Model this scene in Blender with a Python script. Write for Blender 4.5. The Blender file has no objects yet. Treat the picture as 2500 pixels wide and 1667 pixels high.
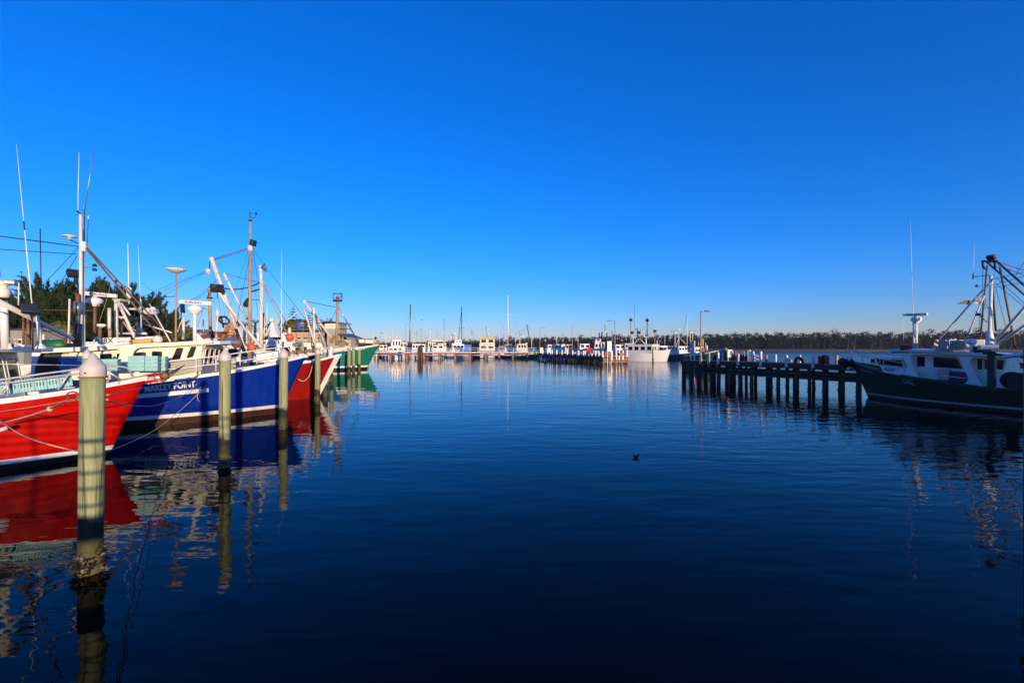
import bpy, math, random
from mathutils import Vector, Matrix
R = math.radians
random.seed(11)
scene = bpy.context.scene
COL = scene.collection

# ------------------------------------------------------------------ camera
CAM_H, FPX, UC, HZ = 3.3, 1111.11, 1250.0, 850.0     # eye height, focal length in photo pixels, centre column, horizon row
cd = bpy.data.cameras.new("camera")
cam = bpy.data.objects.new("camera", cd); COL.objects.link(cam)
cam.location = (0, 0, CAM_H); cam.rotation_euler = (R(90), 0, 0)
cd.sensor_width = 36.0; cd.lens = 16.0; cd.shift_y = 16.5 / 2500.0
cd.clip_start = 0.1; cd.clip_end = 6000
scene.camera = cam

# ------------------------------------------------------------------ sky, sun, exposure
SUN_AZ = math.atan2(0.485, -0.874)     # compass angle from +Y towards +X of the direction to the sun
SUN_EL = R(4.9)
world = bpy.data.worlds.new("World"); scene.world = world; world.use_nodes = True
wn, wl = world.node_tree.nodes, world.node_tree.links
wn.clear()
sky = wn.new("ShaderNodeTexSky"); sky.sky_type = 'NISHITA'; sky.sun_disc = False
sky.sun_elevation = SUN_EL; sky.sun_rotation = SUN_AZ
sky.air_density = 1.0; sky.dust_density = 0.0; sky.ozone_density = 6.0; sky.altitude = 0
# the photograph's saturated colour rendering, as one channel matrix over the whole sky
sep = wn.new("ShaderNodeSeparateColor"); com = wn.new("ShaderNodeCombineColor")
def chan(dst, src, k, kb):
    m1 = wn.new("ShaderNodeMath"); m1.operation = 'MULTIPLY'; m1.inputs[1].default_value = -kb; wl.new(sep.outputs[2], m1.inputs[0])
    m2 = wn.new("ShaderNodeMath"); m2.operation = 'MULTIPLY_ADD'; m2.inputs[1].default_value = k; wl.new(sep.outputs[src], m2.inputs[0]); wl.new(m1.outputs[0], m2.inputs[2])
    m3 = wn.new("ShaderNodeMath"); m3.operation = 'MAXIMUM'; m3.inputs[1].default_value = 0.0; wl.new(m2.outputs[0], m3.inputs[0]); wl.new(m3.outputs[0], com.inputs[dst])
chan(0, 0, 1.52, 0.063); chan(1, 1, 0.97, 0.09); wl.new(sep.outputs[2], com.inputs[2])
bg = wn.new("ShaderNodeBackground"); bg.inputs["Strength"].default_value = 0.15
wo = wn.new("ShaderNodeOutputWorld")
wl.new(sky.outputs[0], sep.inputs[0]); wl.new(com.outputs[0], bg.inputs["Color"]); wl.new(bg.outputs[0], wo.inputs["Surface"])
sd = bpy.data.lights.new("sun", 'SUN'); sun = bpy.data.objects.new("sun", sd); COL.objects.link(sun)
sd.energy = 2.0; sd.angle = R(0.6); sd.color = (1.0, 0.73, 0.44)
tosun = Vector((math.sin(SUN_AZ) * math.cos(SUN_EL), math.cos(SUN_AZ) * math.cos(SUN_EL), math.sin(SUN_EL)))
sun.rotation_euler = tosun.to_track_quat('Z', 'Y').to_euler()
scene.view_settings.view_transform = 'Standard'; scene.view_settings.look = 'None'
scene.view_settings.gamma = 1.0; scene.view_settings.exposure = 1.48
scene.render.engine = 'CYCLES'
scene.cycles.max_bounces = 8; scene.cycles.glossy_bounces = 4; scene.cycles.diffuse_bounces = 3
scene.cycles.use_denoising = True

# ------------------------------------------------------------------ helpers
V = Vector
def P(u, v, Y):
    """the point at depth Y that stands at column u, row v of the photograph"""
    return V(((u - UC) / FPX * Y, Y, CAM_H - (v - HZ) / FPX * Y))
def lerp(a, b, t): return a + (b - a) * t
def interp(tab, x):
    if x <= tab[0][0]: return tab[0][1]
    for (x0, y0), (x1, y1) in zip(tab, tab[1:]):
        if x <= x1: return y0 + (y1 - y0) * (x - x0) / (x1 - x0)
    return tab[-1][1]

def obj(name, vf, mat, parent=None, smooth=False, label=None, bevel=0):
    v, f = vf
    me = bpy.data.meshes.new(name); me.from_pydata([tuple(p) for p in v], [], f)
    if smooth:
        me.polygons.foreach_set("use_smooth", [True] * len(me.polygons))
    me.materials.append(mat); me.update()
    o = bpy.data.objects.new(name, me); COL.objects.link(o)
    if parent is not None: o.parent = parent
    if label: o["label"] = label
    if bevel:
        b = o.modifiers.new("bevel", 'BEVEL'); b.width = bevel; b.segments = 2; b.limit_method = 'ANGLE'
    return o
def dupe(o, parent=None):
    c = o.copy(); COL.objects.link(c)
    if parent is not None: c.parent = parent
    return c
def dupe_tree(o, loc=None, rotz=None, parent=None):
    c = dupe(o, parent)
    if loc is not None: c.location = loc
    if rotz is not None: c.rotation_euler = (0, 0, rotz)
    for ch in list(o.children): dupe_tree(ch, parent=c)
    return c
def empty(name, loc=(0, 0, 0), rz=0.0):
    e = bpy.data.objects.new(name, None); COL.objects.link(e); e.location = loc; e.rotation_euler = (0, 0, rz)
    e.empty_display_size = 0.2
    return e
def tag(o, label, cat, group=None, kind=None):
    o["label"] = label; o["category"] = cat
    if group: o["group"] = group
    if kind: o["kind"] = kind
    return o
def struct(o): o["kind"] = "structure"; return o

def join(*vfs):
    v, f = [], []
    for a, b in vfs:
        k = len(v); v += list(a); f += [tuple(i + k for i in q) for q in b]
    return v, f
def tube(pts, r, n=8, r2=None):
    pts = [V(p) for p in pts]
    v, f = [], []
    m = len(pts)
    for i, p in enumerate(pts):
        d = (pts[min(i + 1, m - 1)] - pts[max(i - 1, 0)]).normalized()
        a = d.orthogonal() if i == 0 else pa - d * pa.dot(d)
        a.normalize(); pa = a; b = d.cross(a)
        rr = r if r2 is None else lerp(r, r2, i / max(1, m - 1))
        for k in range(n):
            t = 2 * math.pi * k / n
            v.append(p + a * (rr * math.cos(t)) + b * (rr * math.sin(t)))
    for i in range(m - 1):
        for k in range(n):
            f.append((i * n + k, i * n + (k + 1) % n, (i + 1) * n + (k + 1) % n, (i + 1) * n + k))
    f.append(tuple(range(n - 1, -1, -1))); f.append(tuple((m - 1) * n + k for k in range(n)))
    return v, f
def box(c, s, rz=0.0, tilt=None):
    c = V(c); m = Matrix.Rotation(rz, 3, 'Z')
    if tilt is not None: m = m @ tilt
    v = [c + m @ V((sx * s[0] / 2, sy * s[1] / 2, sz * s[2] / 2)) for sx in (-1, 1) for sy in (-1, 1) for sz in (-1, 1)]
    return v, [(0, 1, 3, 2), (4, 6, 7, 5), (0, 4, 5, 1), (2, 3, 7, 6), (0, 2, 6, 4), (1, 5, 7, 3)]
def lathe(prof, c=(0, 0, 0), n=16, wob=0.0):
    c = V(c); v, f = [], []
    for (r, z) in prof:
        for k in range(n):
            t = 2 * math.pi * k / n
            rr = r * (1 + wob * (random.random() - .5))
            v.append(c + V((rr * math.cos(t), rr * math.sin(t), z)))
    for i in range(len(prof) - 1):
        for k in range(n):
            f.append((i * n + k, i * n + (k + 1) % n, (i + 1) * n + (k + 1) % n, (i + 1) * n + k))
    f.append(tuple(range(n - 1, -1, -1))); f.append(tuple((len(prof) - 1) * n + k for k in range(n)))
    return v, f
def slab(poly, off):
    """a flat outline given depth: poly, list of points; off, vector of the thickness"""
    n = len(poly); off = V(off)
    v = [V(p) for p in poly] + [V(p) + off for p in poly]
    f = [tuple(range(n)), tuple(range(2 * n - 1, n - 1, -1))]
    f += [(i, i + n, (i + 1) % n + n, (i + 1) % n) for i in range(n)]
    return v, f
def ring(outer, inner, off):
    n = len(outer); off = V(off)
    v = [V(p) for p in outer] + [V(p) for p in inner] + [V(p) + off for p in outer] + [V(p) + off for p in inner]
    f = []
    for i in range(n):
        j = (i + 1) % n
        f += [(i, j, n + j, n + i), (2 * n + j, 2 * n + i, 3 * n + i, 3 * n + j), (j, i, 2 * n + i, 2 * n + j), (n + i, n + j, 3 * n + j, 3 * n + i)]
    return v, f
def rounded(poly, rad=0.18, k=4):
    """outline with its corners rounded (rad is a share of the shorter side there)"""
    n = len(poly); out = []
    for i in range(n):
        a, b, c = V(poly[i - 1]), V(poly[i]), V(poly[(i + 1) % n])
        r = min((a - b).length, (c - b).length) * rad
        p, q = b + (a - b).normalized() * r, b + (c - b).normalized() * r
        for j in range(k + 1):
            t = j / k
            out.append((p * (1 - t) + b * t) * (1 - t) + (b * (1 - t) + q * t) * t)
    return out
def shrink(poly, d):
    c = sum((V(p) for p in poly), V((0, 0, 0))) / len(poly)
    return [V(p) + (c - V(p)).normalized() * d for p in poly]
def catenary(a, b, sag, n=14):
    a, b = V(a), V(b)
    return [a.lerp(b, i / n) - V((0, 0, sag * 4 * (i / n) * (1 - i / n))) for i in range(n + 1)]

# ------------------------------------------------------------------ materials
MATS = {}
def nodes(name):
    m = bpy.data.materials.new(name); m.use_nodes = True
    nt = m.node_tree; return m, nt.nodes, nt.links, nt.nodes["Principled BSDF"]
def tex(n, l, scale, detail=4, stretch=(1, 1, 1), coord="Object", rough=0.55):
    tc = n.new("ShaderNodeTexCoord"); mp = n.new("ShaderNodeMapping"); mp.inputs["Scale"].default_value = stretch
    nz = n.new("ShaderNodeTexNoise"); nz.inputs["Scale"].default_value = scale; nz.inputs["Detail"].default_value = detail
    nz.inputs["Roughness"].default_value = rough
    l.new(tc.outputs[coord], mp.inputs["Vector"]); l.new(mp.outputs[0], nz.inputs["Vector"])
    return nz.outputs["Fac"]
def ramp(n, l, fac, stops):
    r = n.new("ShaderNodeValToRGB"); e = r.color_ramp.elements
    while len(e) < len(stops): e.new(0.5)
    for x, (p, c) in zip(e, stops):
        x.position = p; x.color = (c, c, c, 1) if isinstance(c, (int, float)) else (*c, 1)
    l.new(fac, r.inputs[0]); return r.outputs[0]
def mix(n, l, fac, a, b):
    m = n.new("ShaderNodeMix"); m.data_type = 'RGBA'
    if isinstance(fac, (int, float)): m.inputs[0].default_value = fac
    else: l.new(fac, m.inputs[0])
    for i, x in ((6, a), (7, b)):
        if isinstance(x, tuple): m.inputs[i].default_value = (*x, 1)
        else: l.new(x, m.inputs[i])
    return m.outputs[2]
def bump(n, l, b, h, strength=0.3, dist=0.02):
    u = n.new("ShaderNodeBump"); u.inputs["Strength"].default_value = strength; u.inputs["Distance"].default_value = dist
    l.new(h, u.inputs["Height"]); l.new(u.outputs[0], b.inputs["Normal"])
def paint(name, col, rough=0.4, metal=0.0, grime=0.25, rust=0.0, scale=2.5, dents=0.12, spec=0.5):
    """painted or bare metal: patchy tone, streaks of grime and rust running down"""
    if name in MATS: return MATS[name]
    m, n, l, b = nodes(name)
    a = tex(n, l, scale, 5)
    c = mix(n, l, ramp(n, l, a, [(0.3, 0.0), (0.75, 1.0)]), tuple(x * (1 - grime * .6) for x in col), tuple(min(1, x * (1 + grime * .12)) for x in col))
    s = tex(n, l, scale * 3.2, 6, (1, 1, 0.18))
    c = mix(n, l, ramp(n, l, s, [(0.55, 0.0), (0.8, grime)]), c, tuple(x * .35 + .02 for x in col))
    if rust:
        t = tex(n, l, scale * 2.1, 7, (1, 1, 0.35), rough=.7)
        c = mix(n, l, ramp(n, l, t, [(0.62 - rust * .25, 0.0), (0.72 - rust * .2, 1.0)]), c, (0.19, 0.065, 0.02))
    l.new(c, b.inputs["Base Color"]); b.inputs["Metallic"].default_value = metal
    l.new(ramp(n, l, s, [(0.3, max(0.03, rough - .1)), (0.8, min(1, rough + .2))]), b.inputs["Roughness"])
    b.inputs["Specular IOR Level"].default_value = spec
    if dents: bump(n, l, b, tex(n, l, scale * 1.4, 3), dents, 0.03)
    MATS[name] = m; return m
def fabric(name, col, rough=0.85, var=0.3, scale=6):
    if name in MATS: return MATS[name]
    m, n, l, b = nodes(name)
    a = tex(n, l, scale, 6)
    l.new(mix(n, l, a, tuple(x * (1 - var) for x in col), tuple(min(1, x * (1 + var)) for x in col)), b.inputs["Base Color"])
    b.inputs["Roughness"].default_value = rough; bump(n, l, b, a, .4, .02)
    MATS[name] = m; return m
def timber(name, col, dark, rough=0.8, grain=(6, 6, 0.35), algae=None):
    """weathered wood, grain along z; algae: (colour, height it fades out at)"""
    if name in MATS: return MATS[name]
    m, n, l, b = nodes(name)
    g = tex(n, l, 3.0, 8, grain, rough=.65)
    c = mix(n, l, ramp(n, l, g, [(0.35, 0.0), (0.7, 1.0)]), dark, col)
    sp = tex(n, l, 1.4, 5, (1.5, 1.5, .5))
    c = mix(n, l, ramp(n, l, sp, [(0.5, 0.0), (0.78, .55)]), c, tuple(x * .55 for x in (col[0] * 1.1, col[1], col[2] * .8)))
    ck = tex(n, l, 9.0, 3, (2.2, 2.2, 0.05))
    c = mix(n, l, ramp(n, l, ck, [(0.60, 0.0), (0.66, .85)]), c, tuple(x * .3 for x in dark))
    if algae:
        tc = n.new("ShaderNodeTexCoord"); sx = n.new("ShaderNodeSeparateXYZ"); l.new(tc.outputs["Object"], sx.inputs[0])
        ad = n.new("ShaderNodeMath"); ad.operation = 'MULTIPLY_ADD'; ad.inputs[1].default_value = .5
        l.new(tex(n, l, 3.5, 5), ad.inputs[0]); l.new(sx.outputs[2], ad.inputs[2])
        z = ad.outputs[0]                                   # bands of growth: black weed, olive weed, pale barnacles at the waterline
        low = mix(n, l, _step(n, l, z, algae[1] * .52, .12), (0.085, 0.066, 0.026), algae[0])
        low = mix(n, l, _step(n, l, z, algae[1] * .74, .10), low, (0.014, 0.016, 0.008))
        c = mix(n, l, _step(n, l, z, algae[1] * 1.15, .07), low, c)
    l.new(c, b.inputs["Base Color"]); b.inputs["Roughness"].default_value = rough
    bump(n, l, b, g, .5, .015); MATS[name] = m; return m
def _step(n, l, x, at, soft):
    r = n.new("ShaderNodeMapRange"); r.inputs[1].default_value = at - soft; r.inputs[2].default_value = at + soft
    l.new(x, r.inputs[0]); return r.outputs[0]
def leafmat(name, col, var=0.5, scale=0.35, trans=0.15):
    if name in MATS: return MATS[name]
    m, n, l, b = nodes(name)
    a = tex(n, l, scale, 4); h = tex(n, l, scale * 9, 2)
    c = mix(n, l, ramp(n, l, a, [(0.3, 0.0), (0.7, 1.0)]), tuple(x * (1 - var) for x in col), tuple(x * (1 + var) for x in col))
    c = mix(n, l, ramp(n, l, h, [(0.45, 0.0), (0.8, .6)]), c, (col[0] * 1.9, col[1] * 1.5, col[2] * .9))
    l.new(c, b.inputs["Base Color"]); b.inputs["Roughness"].default_value = .75; b.inputs["Specular IOR Level"].default_value = .2
    MATS[name] = m; return m
def glass(name, col=(0.006, 0.008, 0.01), rough=0.06):
    if name in MATS: return MATS[name]
    m, n, l, b = nodes(name)
    a = tex(n, l, 1.5, 2)
    l.new(mix(n, l, a, tuple(x * .4 for x in col), tuple(x * 1.6 for x in col)), b.inputs["Base Color"])
    b.inputs["Roughness"].default_value = rough; b.inputs["IOR"].default_value = 1.5
    bump(n, l, b, a, .05, .02); MATS[name] = m; return m

WHITE = paint("white_paint", (0.78, 0.78, 0.77), .4, grime=.22, rust=.03)
CLEAN = paint("clean_white_paint", (0.80, 0.80, 0.79), .35, grime=.12)
CREAM = paint("cream_paint", (0.76, 0.72, 0.62), .45, grime=.22, rust=.05)
GREYP = paint("grey_paint", (0.33, 0.33, 0.30), .5, grime=.3, rust=.05)
RED = paint("red_hull_paint", (0.50, 0.004, 0.002), .33, grime=.18, dents=.25, scale=1.2)
DRED = paint("dark_red_hull_paint", (0.26, 0.006, 0.004), .38, grime=.2, dents=.2, scale=1.2)
BLUE = paint("blue_hull_paint", (0.002, 0.026, 0.29), .3, grime=.18, dents=.22, scale=1.2)
NAVY = paint("navy_hull_paint", (0.006, 0.014, 0.085), .35, grime=.2)
SKYB = paint("light_blue_hull_paint", (0.010, 0.16, 0.50), .35, grime=.2)
GREEN = paint("sea_green_hull_paint", (0.008, 0.17, 0.115), .38, grime=.22)
DGREEN = paint("dark_green_hull_paint", (0.002, 0.030, 0.019), .5, grime=.3, dents=.2, scale=1.2)
BGREEN = paint("bright_green_paint", (0.012, 0.13, 0.035), .45, grime=.3)
BLACKP = paint("black_antifoul", (0.012, 0.012, 0.013), .5, grime=.3)
BROWNP = paint("brown_antifoul", (0.055, 0.018, 0.010), .5, grime=.3)
STEEL = paint("galvanised_steel", (0.36, 0.36, 0.35), .42, .75, grime=.3, rust=.06, dents=0)
RAILM = paint("rail_steel", (0.62, 0.61, 0.58), .35, .35, grime=.2, rust=.05, dents=0)
RUSTY = paint("rusty_steel", (0.24, 0.12, 0.055), .7, .2, grime=.45, rust=.6, scale=4)
TANP = paint("tan_mast_paint", (0.42, 0.30, 0.18), .55, grime=.4, rust=.28, scale=4)
OLDST = paint("old_brown_steel", (0.17, 0.135, 0.10), .6, .3, grime=.4, rust=.2, scale=4)
MASTW = paint("white_mast_paint", (0.74, 0.71, 0.64), .42, grime=.3, rust=.10, scale=4)
BLACK = paint("black_metal", (0.018, 0.018, 0.019), .5, grime=.3, dents=0)
WIRE = paint("wire", (0.05, 0.045, 0.04), .6, .3, grime=.3, dents=0)
ORANGE = paint("orange_paint", (0.55, 0.24, 0.07), .5, grime=.35, rust=.1)
REDB = paint("bright_red_paint", (0.60, 0.02, 0.02), .45, grime=.25)
YELLOW = paint("yellow_paint", (0.66, 0.40, 0.05), .5, grime=.3)
BUOYO = paint("orange_buoy", (0.75, 0.12, 0.03), .5, grime=.3)
DECK = paint("deck_paint", (0.26, 0.25, 0.22), .75, grime=.45, rust=.15)
CRATE = paint("pale_blue_plastic", (0.26, 0.56, 0.60), .45, grime=.25, scale=5)
CRATE2 = paint("blue_plastic", (0.03, 0.16, 0.50), .45, grime=.25, scale=5)
INK = paint("black_lettering", (0.012, 0.012, 0.014), .6, grime=.1, dents=0)
LETTER = paint("white_lettering", (0.75, 0.75, 0.75), .5, grime=.2, dents=0)
CAPW = paint("white_pile_cap", (0.60, 0.56, 0.52), .45, grime=.25, scale=5)
ROPEM = fabric("rope", (0.55, 0.43, 0.29), .9, .35, 30)
ROPED = fabric("old_brown_rope", (0.26, 0.16, 0.10), .9, .4, 30)
RUBBER = paint("rubber", (0.014, 0.014, 0.014), .75, grime=.4)
GLASS = glass("dark_window_glass")
GLASSB = glass("blue_window_glass", (0.02, 0.03, 0.04))
PILE = timber("treated_pine", (0.37, 0.39, 0.20), (0.19, 0.225, 0.11), .75, algae=((0.050, 0.052, 0.007), .95))
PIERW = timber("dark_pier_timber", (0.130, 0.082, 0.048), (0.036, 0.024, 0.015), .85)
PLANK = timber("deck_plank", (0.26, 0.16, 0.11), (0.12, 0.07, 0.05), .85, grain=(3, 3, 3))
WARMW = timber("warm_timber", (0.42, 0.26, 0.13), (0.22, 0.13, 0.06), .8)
POSTW = paint("white_post_paint", (0.74, 0.74, 0.74), .5, grime=.25, rust=.03)
CONC = paint("concrete", (0.36, 0.33, 0.29), .8, grime=.35, scale=3)
PINKC = paint("weathered_red_deck_edge", (0.42, 0.20, 0.15), .8, grime=.35, scale=3)
BARK = timber("bark", (0.10, 0.07, 0.045), (0.04, 0.028, 0.02), .9)
MUSSEL = paint("mussel_shell", (0.020, 0.015, 0.010), .45, grime=.5, scale=18)
MUSSELP = paint("pale_shell", (0.22, 0.16, 0.08), .5, grime=.4, scale=18)
CYP = leafmat("cypress_foliage", (0.024, 0.042, 0.013), .45, .3)
PINEL = leafmat("norfolk_pine_foliage", (0.036, 0.062, 0.026), .4, .3)
SHRUB = leafmat("shrub_foliage", (0.075, 0.085, 0.018), .4, .6)
WOODL = leafmat("woodland_foliage", (0.013, 0.020, 0.009), .35, .05)
TRUNKP = paint("pale_trunk", (0.18, 0.15, 0.11), .85, grime=.4)

# ------------------------------------------------------------------ water, land, far shore
def water():
    m, n, l, b = nodes("harbour_water")
    b.inputs["Base Color"].default_value = (0.0002, 0.0020, 0.0020, 1)
    b.inputs["Roughness"].default_value = .015; b.inputs["IOR"].default_value = 1.185
    tc = n.new("ShaderNodeTexCoord")
    def wave(scale, stretch, rot, detail, dist=0.0):
        mp = n.new("ShaderNodeMapping"); mp.inputs["Scale"].default_value = stretch; mp.inputs["Rotation"].default_value = (0, 0, R(rot))
        nz = n.new("ShaderNodeTexNoise"); nz.inputs["Scale"].default_value = scale; nz.inputs["Detail"].default_value = detail
        nz.inputs["Roughness"].default_value = .45; nz.inputs["Distortion"].default_value = dist
        l.new(tc.outputs["Object"], mp.inputs["Vector"]); l.new(mp.outputs[0], nz.inputs["Vector"]); return nz.outputs["Fac"]
    def mul(a, k):
        q = n.new("ShaderNodeMath"); q.operation = 'MULTIPLY'; l.new(a, q.inputs[0])
        if isinstance(k, (int, float)): q.inputs[1].default_value = k
        else: l.new(k, q.inputs[1])
        return q.outputs[0]
    def add(a, c):
        q = n.new("ShaderNodeMath"); q.operation = 'ADD'; l.new(a, q.inputs[0]); l.new(c, q.inputs[1]); return q.outputs[0]
    calm = ramp(n, l, wave(.045, (1, 1, 1), 20, 3), [(0.36, 0.25), (0.62, 1.0)])      # patches of breeze and of calm
    h = add(mul(wave(1.15, (.55, 1.5, 1), 8, 2, .3), .026), mul(wave(3.2, (.6, 1.35, 1), -14, 2, .4), .0070))
    h = mul(h, calm)
    sx = n.new("ShaderNodeSeparateXYZ"); l.new(tc.outputs["Object"], sx.inputs[0])
    lee = n.new("ShaderNodeMapRange"); lee.interpolation_type = 'SMOOTHSTEP'; lee.inputs[1].default_value = -14; lee.inputs[2].default_value = 4; lee.inputs[3].default_value = .38; lee.inputs[4].default_value = 1.15
    l.new(sx.outputs[0], lee.inputs[0]); h = mul(h, lee.outputs[0])          # calmer in the lee of the hulls
    ma = n.new("ShaderNodeMath"); ma.operation = 'MULTIPLY_ADD'; ma.inputs[1].default_value = 2.2; l.new(sx.outputs[0], ma.inputs[0]); l.new(sx.outputs[1], ma.inputs[2])
    opn = n.new("ShaderNodeMapRange"); opn.interpolation_type = 'SMOOTHSTEP'; opn.inputs[1].default_value = 130; opn.inputs[2].default_value = 230; l.new(ma.outputs[0], opn.inputs[0])   # open channel beyond the jetties: breeze
    h = add(h, mul(mul(add(mul(wave(.9, (.6, 1.3, 1), 25, 3, .3), .30), mul(wave(2.6, (1, 1.2, 1), -30, 2), .10)), opn.outputs[0]), 1.0))
    rg = n.new("ShaderNodeMapRange"); rg.inputs[3].default_value = .015; rg.inputs[4].default_value = .15; l.new(opn.outputs[0], rg.inputs[0]); l.new(rg.outputs[0], b.inputs["Roughness"])
    h = add(h, mul(wave(.33, (.7, 1.2, 1), 5, 2), .022))
    u = n.new("ShaderNodeBump"); u.inputs["Strength"].default_value = 1.0; u.inputs["Distance"].default_value = 1.0
    l.new(h, u.inputs["Height"]); l.new(u.outputs[0], b.inputs["Normal"])
    v = [(-900, -60, 0), (900, -60, 0), (2600, 2600, 0), (-2600, 2600, 0)]
    struct(obj("water", (v, [(0, 1, 2, 3)]), m))
water()

def ground(name, outline, z, mat, skirt=3.0):
    n = len(outline)
    v = [V((x, y, z)) for x, y in outline] + [V((x, y, z - skirt)) for x, y in outline]
    f = [tuple(range(n))] + [(i, i + n, (i + 1) % n + n, (i + 1) % n) for i in range(n)]
    return struct(obj(name, (v, f), mat))
SAND = paint("sand", (0.19, 0.15, 0.10), .9, grime=.3, scale=.2)
SOIL = paint("quay_ground", (0.20, 0.185, 0.16), .9, grime=.4, scale=.5)
ground("quay_ground", [(-33, -10), (-42, 30), (-50.5, 70), (-48, 84), (-33, 86), (-31.5, 100), (-40, 118), (-62, 140), (-300, 160), (-300, -10)], 1.5, SOIL)
# far shore: a low sandy bank with the woodland on it
SHORE_Y = [(700, 1250), (900, 1080), (1100, 900), (1300, 750), (1500, 600), (1700, 500), (2000, 440), (2300, 425), (2560, 420)]
SHORE = [((u - UC) / FPX * y, y) for u, y in [(k, interp(SHORE_Y, k)) for k in range(640, 2601, 70)]]
sv, sf = [], []
for i, (x, y) in enumerate(SHORE):
    j = random.uniform(-4, 4)
    sv += [V((x, y + j, -.3)), V((x + 2, y + 7 + j, 1.2)), V((x + 6, y + 24, 2.3)), V((x + 80, y + 600, 3.0))]
for i in range(len(SHORE) - 1):
    for k in range(3): sf.append((i * 4 + k, (i + 1) * 4 + k, (i + 1) * 4 + k + 1, i * 4 + k + 1))
struct(obj("far_shore", (sv, sf), SAND, smooth=True))

# ------------------------------------------------------------------ woodland on the far shore
def clump(v, f, c, r, k, flat=.8):
    """k leaf sprays (bent quads) scattered through a lump of foliage"""
    for _ in range(k):
        d = V((random.gauss(0, 1), random.gauss(0, 1), random.gauss(0, 1) * flat)).normalized()
        p = c + V((d.x * r, d.y * r, d.z * r * flat)) * (random.random() ** .4)
        a = V((random.gauss(0, 1), random.gauss(0, 1), random.gauss(0, 1))).cross(d)
        if a.length < 1e-3: continue
        a = a.normalized() * r * random.uniform(.22, .5); b = d.cross(a).normalized() * r * random.uniform(.18, .4)
        i = len(v); v += [p - a, p - b + d * r * .08, p + a, p + b + d * r * .1]; f.append((i, i + 1, i + 2, i + 3))
TREETOP = [(700, 838), (900, 837), (1000, 836), (1100, 832), (1200, 828), (1300, 824), (1400, 823), (1500, 820), (1600, 820), (1700, 817), (1800, 815), (1900, 813), (2000, 813), (2300, 813), (2400, 810), (2560, 811)]
def fine(v, f, c, r, k):
    for _ in range(k):
        d = V((random.gauss(0, 1), random.gauss(0, 1), random.gauss(0, 1))).normalized(); p = c + V((d.x * r, d.y * r, d.z * r * .8)) * (random.random() ** .35)
        a = V((random.uniform(-1, 1), random.uniform(-1, 1), random.uniform(-.5, .5))); b = d.cross(a)
        if b.length < 1e-3: continue
        b = b.normalized() * r * random.uniform(.10, .2); a = b.cross(d).normalized() * r * random.uniform(.12, .26)
        i = len(v); v += [p - a, p - b, p + a, p + b]; f.append((i, i + 1, i + 2, i + 3))
def woodland():
    random.seed(5)
    v, f, tv, tf = [], [], [], []
    for row in (0, 1, 2):
        u = 690 + row * 5
        while u < 2580:
            Y = interp(SHORE_Y, u) + 24 + row * 14 + random.random() * 10
            tall = random.random()
            top = interp(TREETOP, u) + random.uniform(-4, 6) * 450 / Y - (random.uniform(3, 10) * 430 / Y if tall < .14 else 0)
            h = max(6.0, CAM_H + (HZ - top) / FPX * Y - 2.2) * (random.uniform(.55, .85) if row == 0 else 1)
            c = V(((u - UC) / FPX * Y, Y, 2.2)); w = min(h * random.uniform(.30, .46), 7.5)
            nb = 10
            if True:                                        # the dense heart of the crown
                for _ in range(46):
                    q = random.random(); p = c + V((random.gauss(0, .32) * w, 1.5 + random.random() * 2, h * lerp(.02, .72, q))); d = V((random.gauss(0, 1), random.gauss(0, 1), random.gauss(0, 1))).normalized(); a = d.orthogonal().normalized() * w * random.uniform(.14, .26); b = d.cross(a).normalized() * w * random.uniform(.12, .24)
                    k0 = len(v); v += [p - a, p - b, p + a * .8, p + b]; f.append((k0, k0 + 1, k0 + 2, k0 + 3))
            for j in range(nb):
                q = (j + random.random()) / nb; zz = lerp((.04, .08, .08)[row], .95, q) * h
                rr = w * math.sqrt(max(.08, 1 - (abs(q - .42) / .66) ** 2)) * .8; a = random.random() * 6.283
                fine(v, f, c + V((math.cos(a) * rr * .75, math.sin(a) * rr * .5, zz)), w * random.uniform(.34, .6), 40)
            if random.random() < .3 and row == 0:
                tt = tube([c, c + V((random.uniform(-1, 1), -1, h * .5)), c + V((random.uniform(-1.5, 1.5), -1, h * .9))], .26, 5, .1)
                b = len(tv); tv += tt[0]; tf += [tuple(q + b for q in fc) for fc in tt[1]]
            u += w * FPX / Y * random.uniform(.65, 1.15)
    e = empty("woodland", (0, 0, 0)); tag(e, "dark green woodland along the sandy far shore", "woodland", kind="stuff")
    a = obj("foliage", (v, f), WOODL, e); a["kind"] = "stuff"
    b = obj("trunks", (tv, tf), TRUNKP, e); b["kind"] = "stuff"
woodland()

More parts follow.
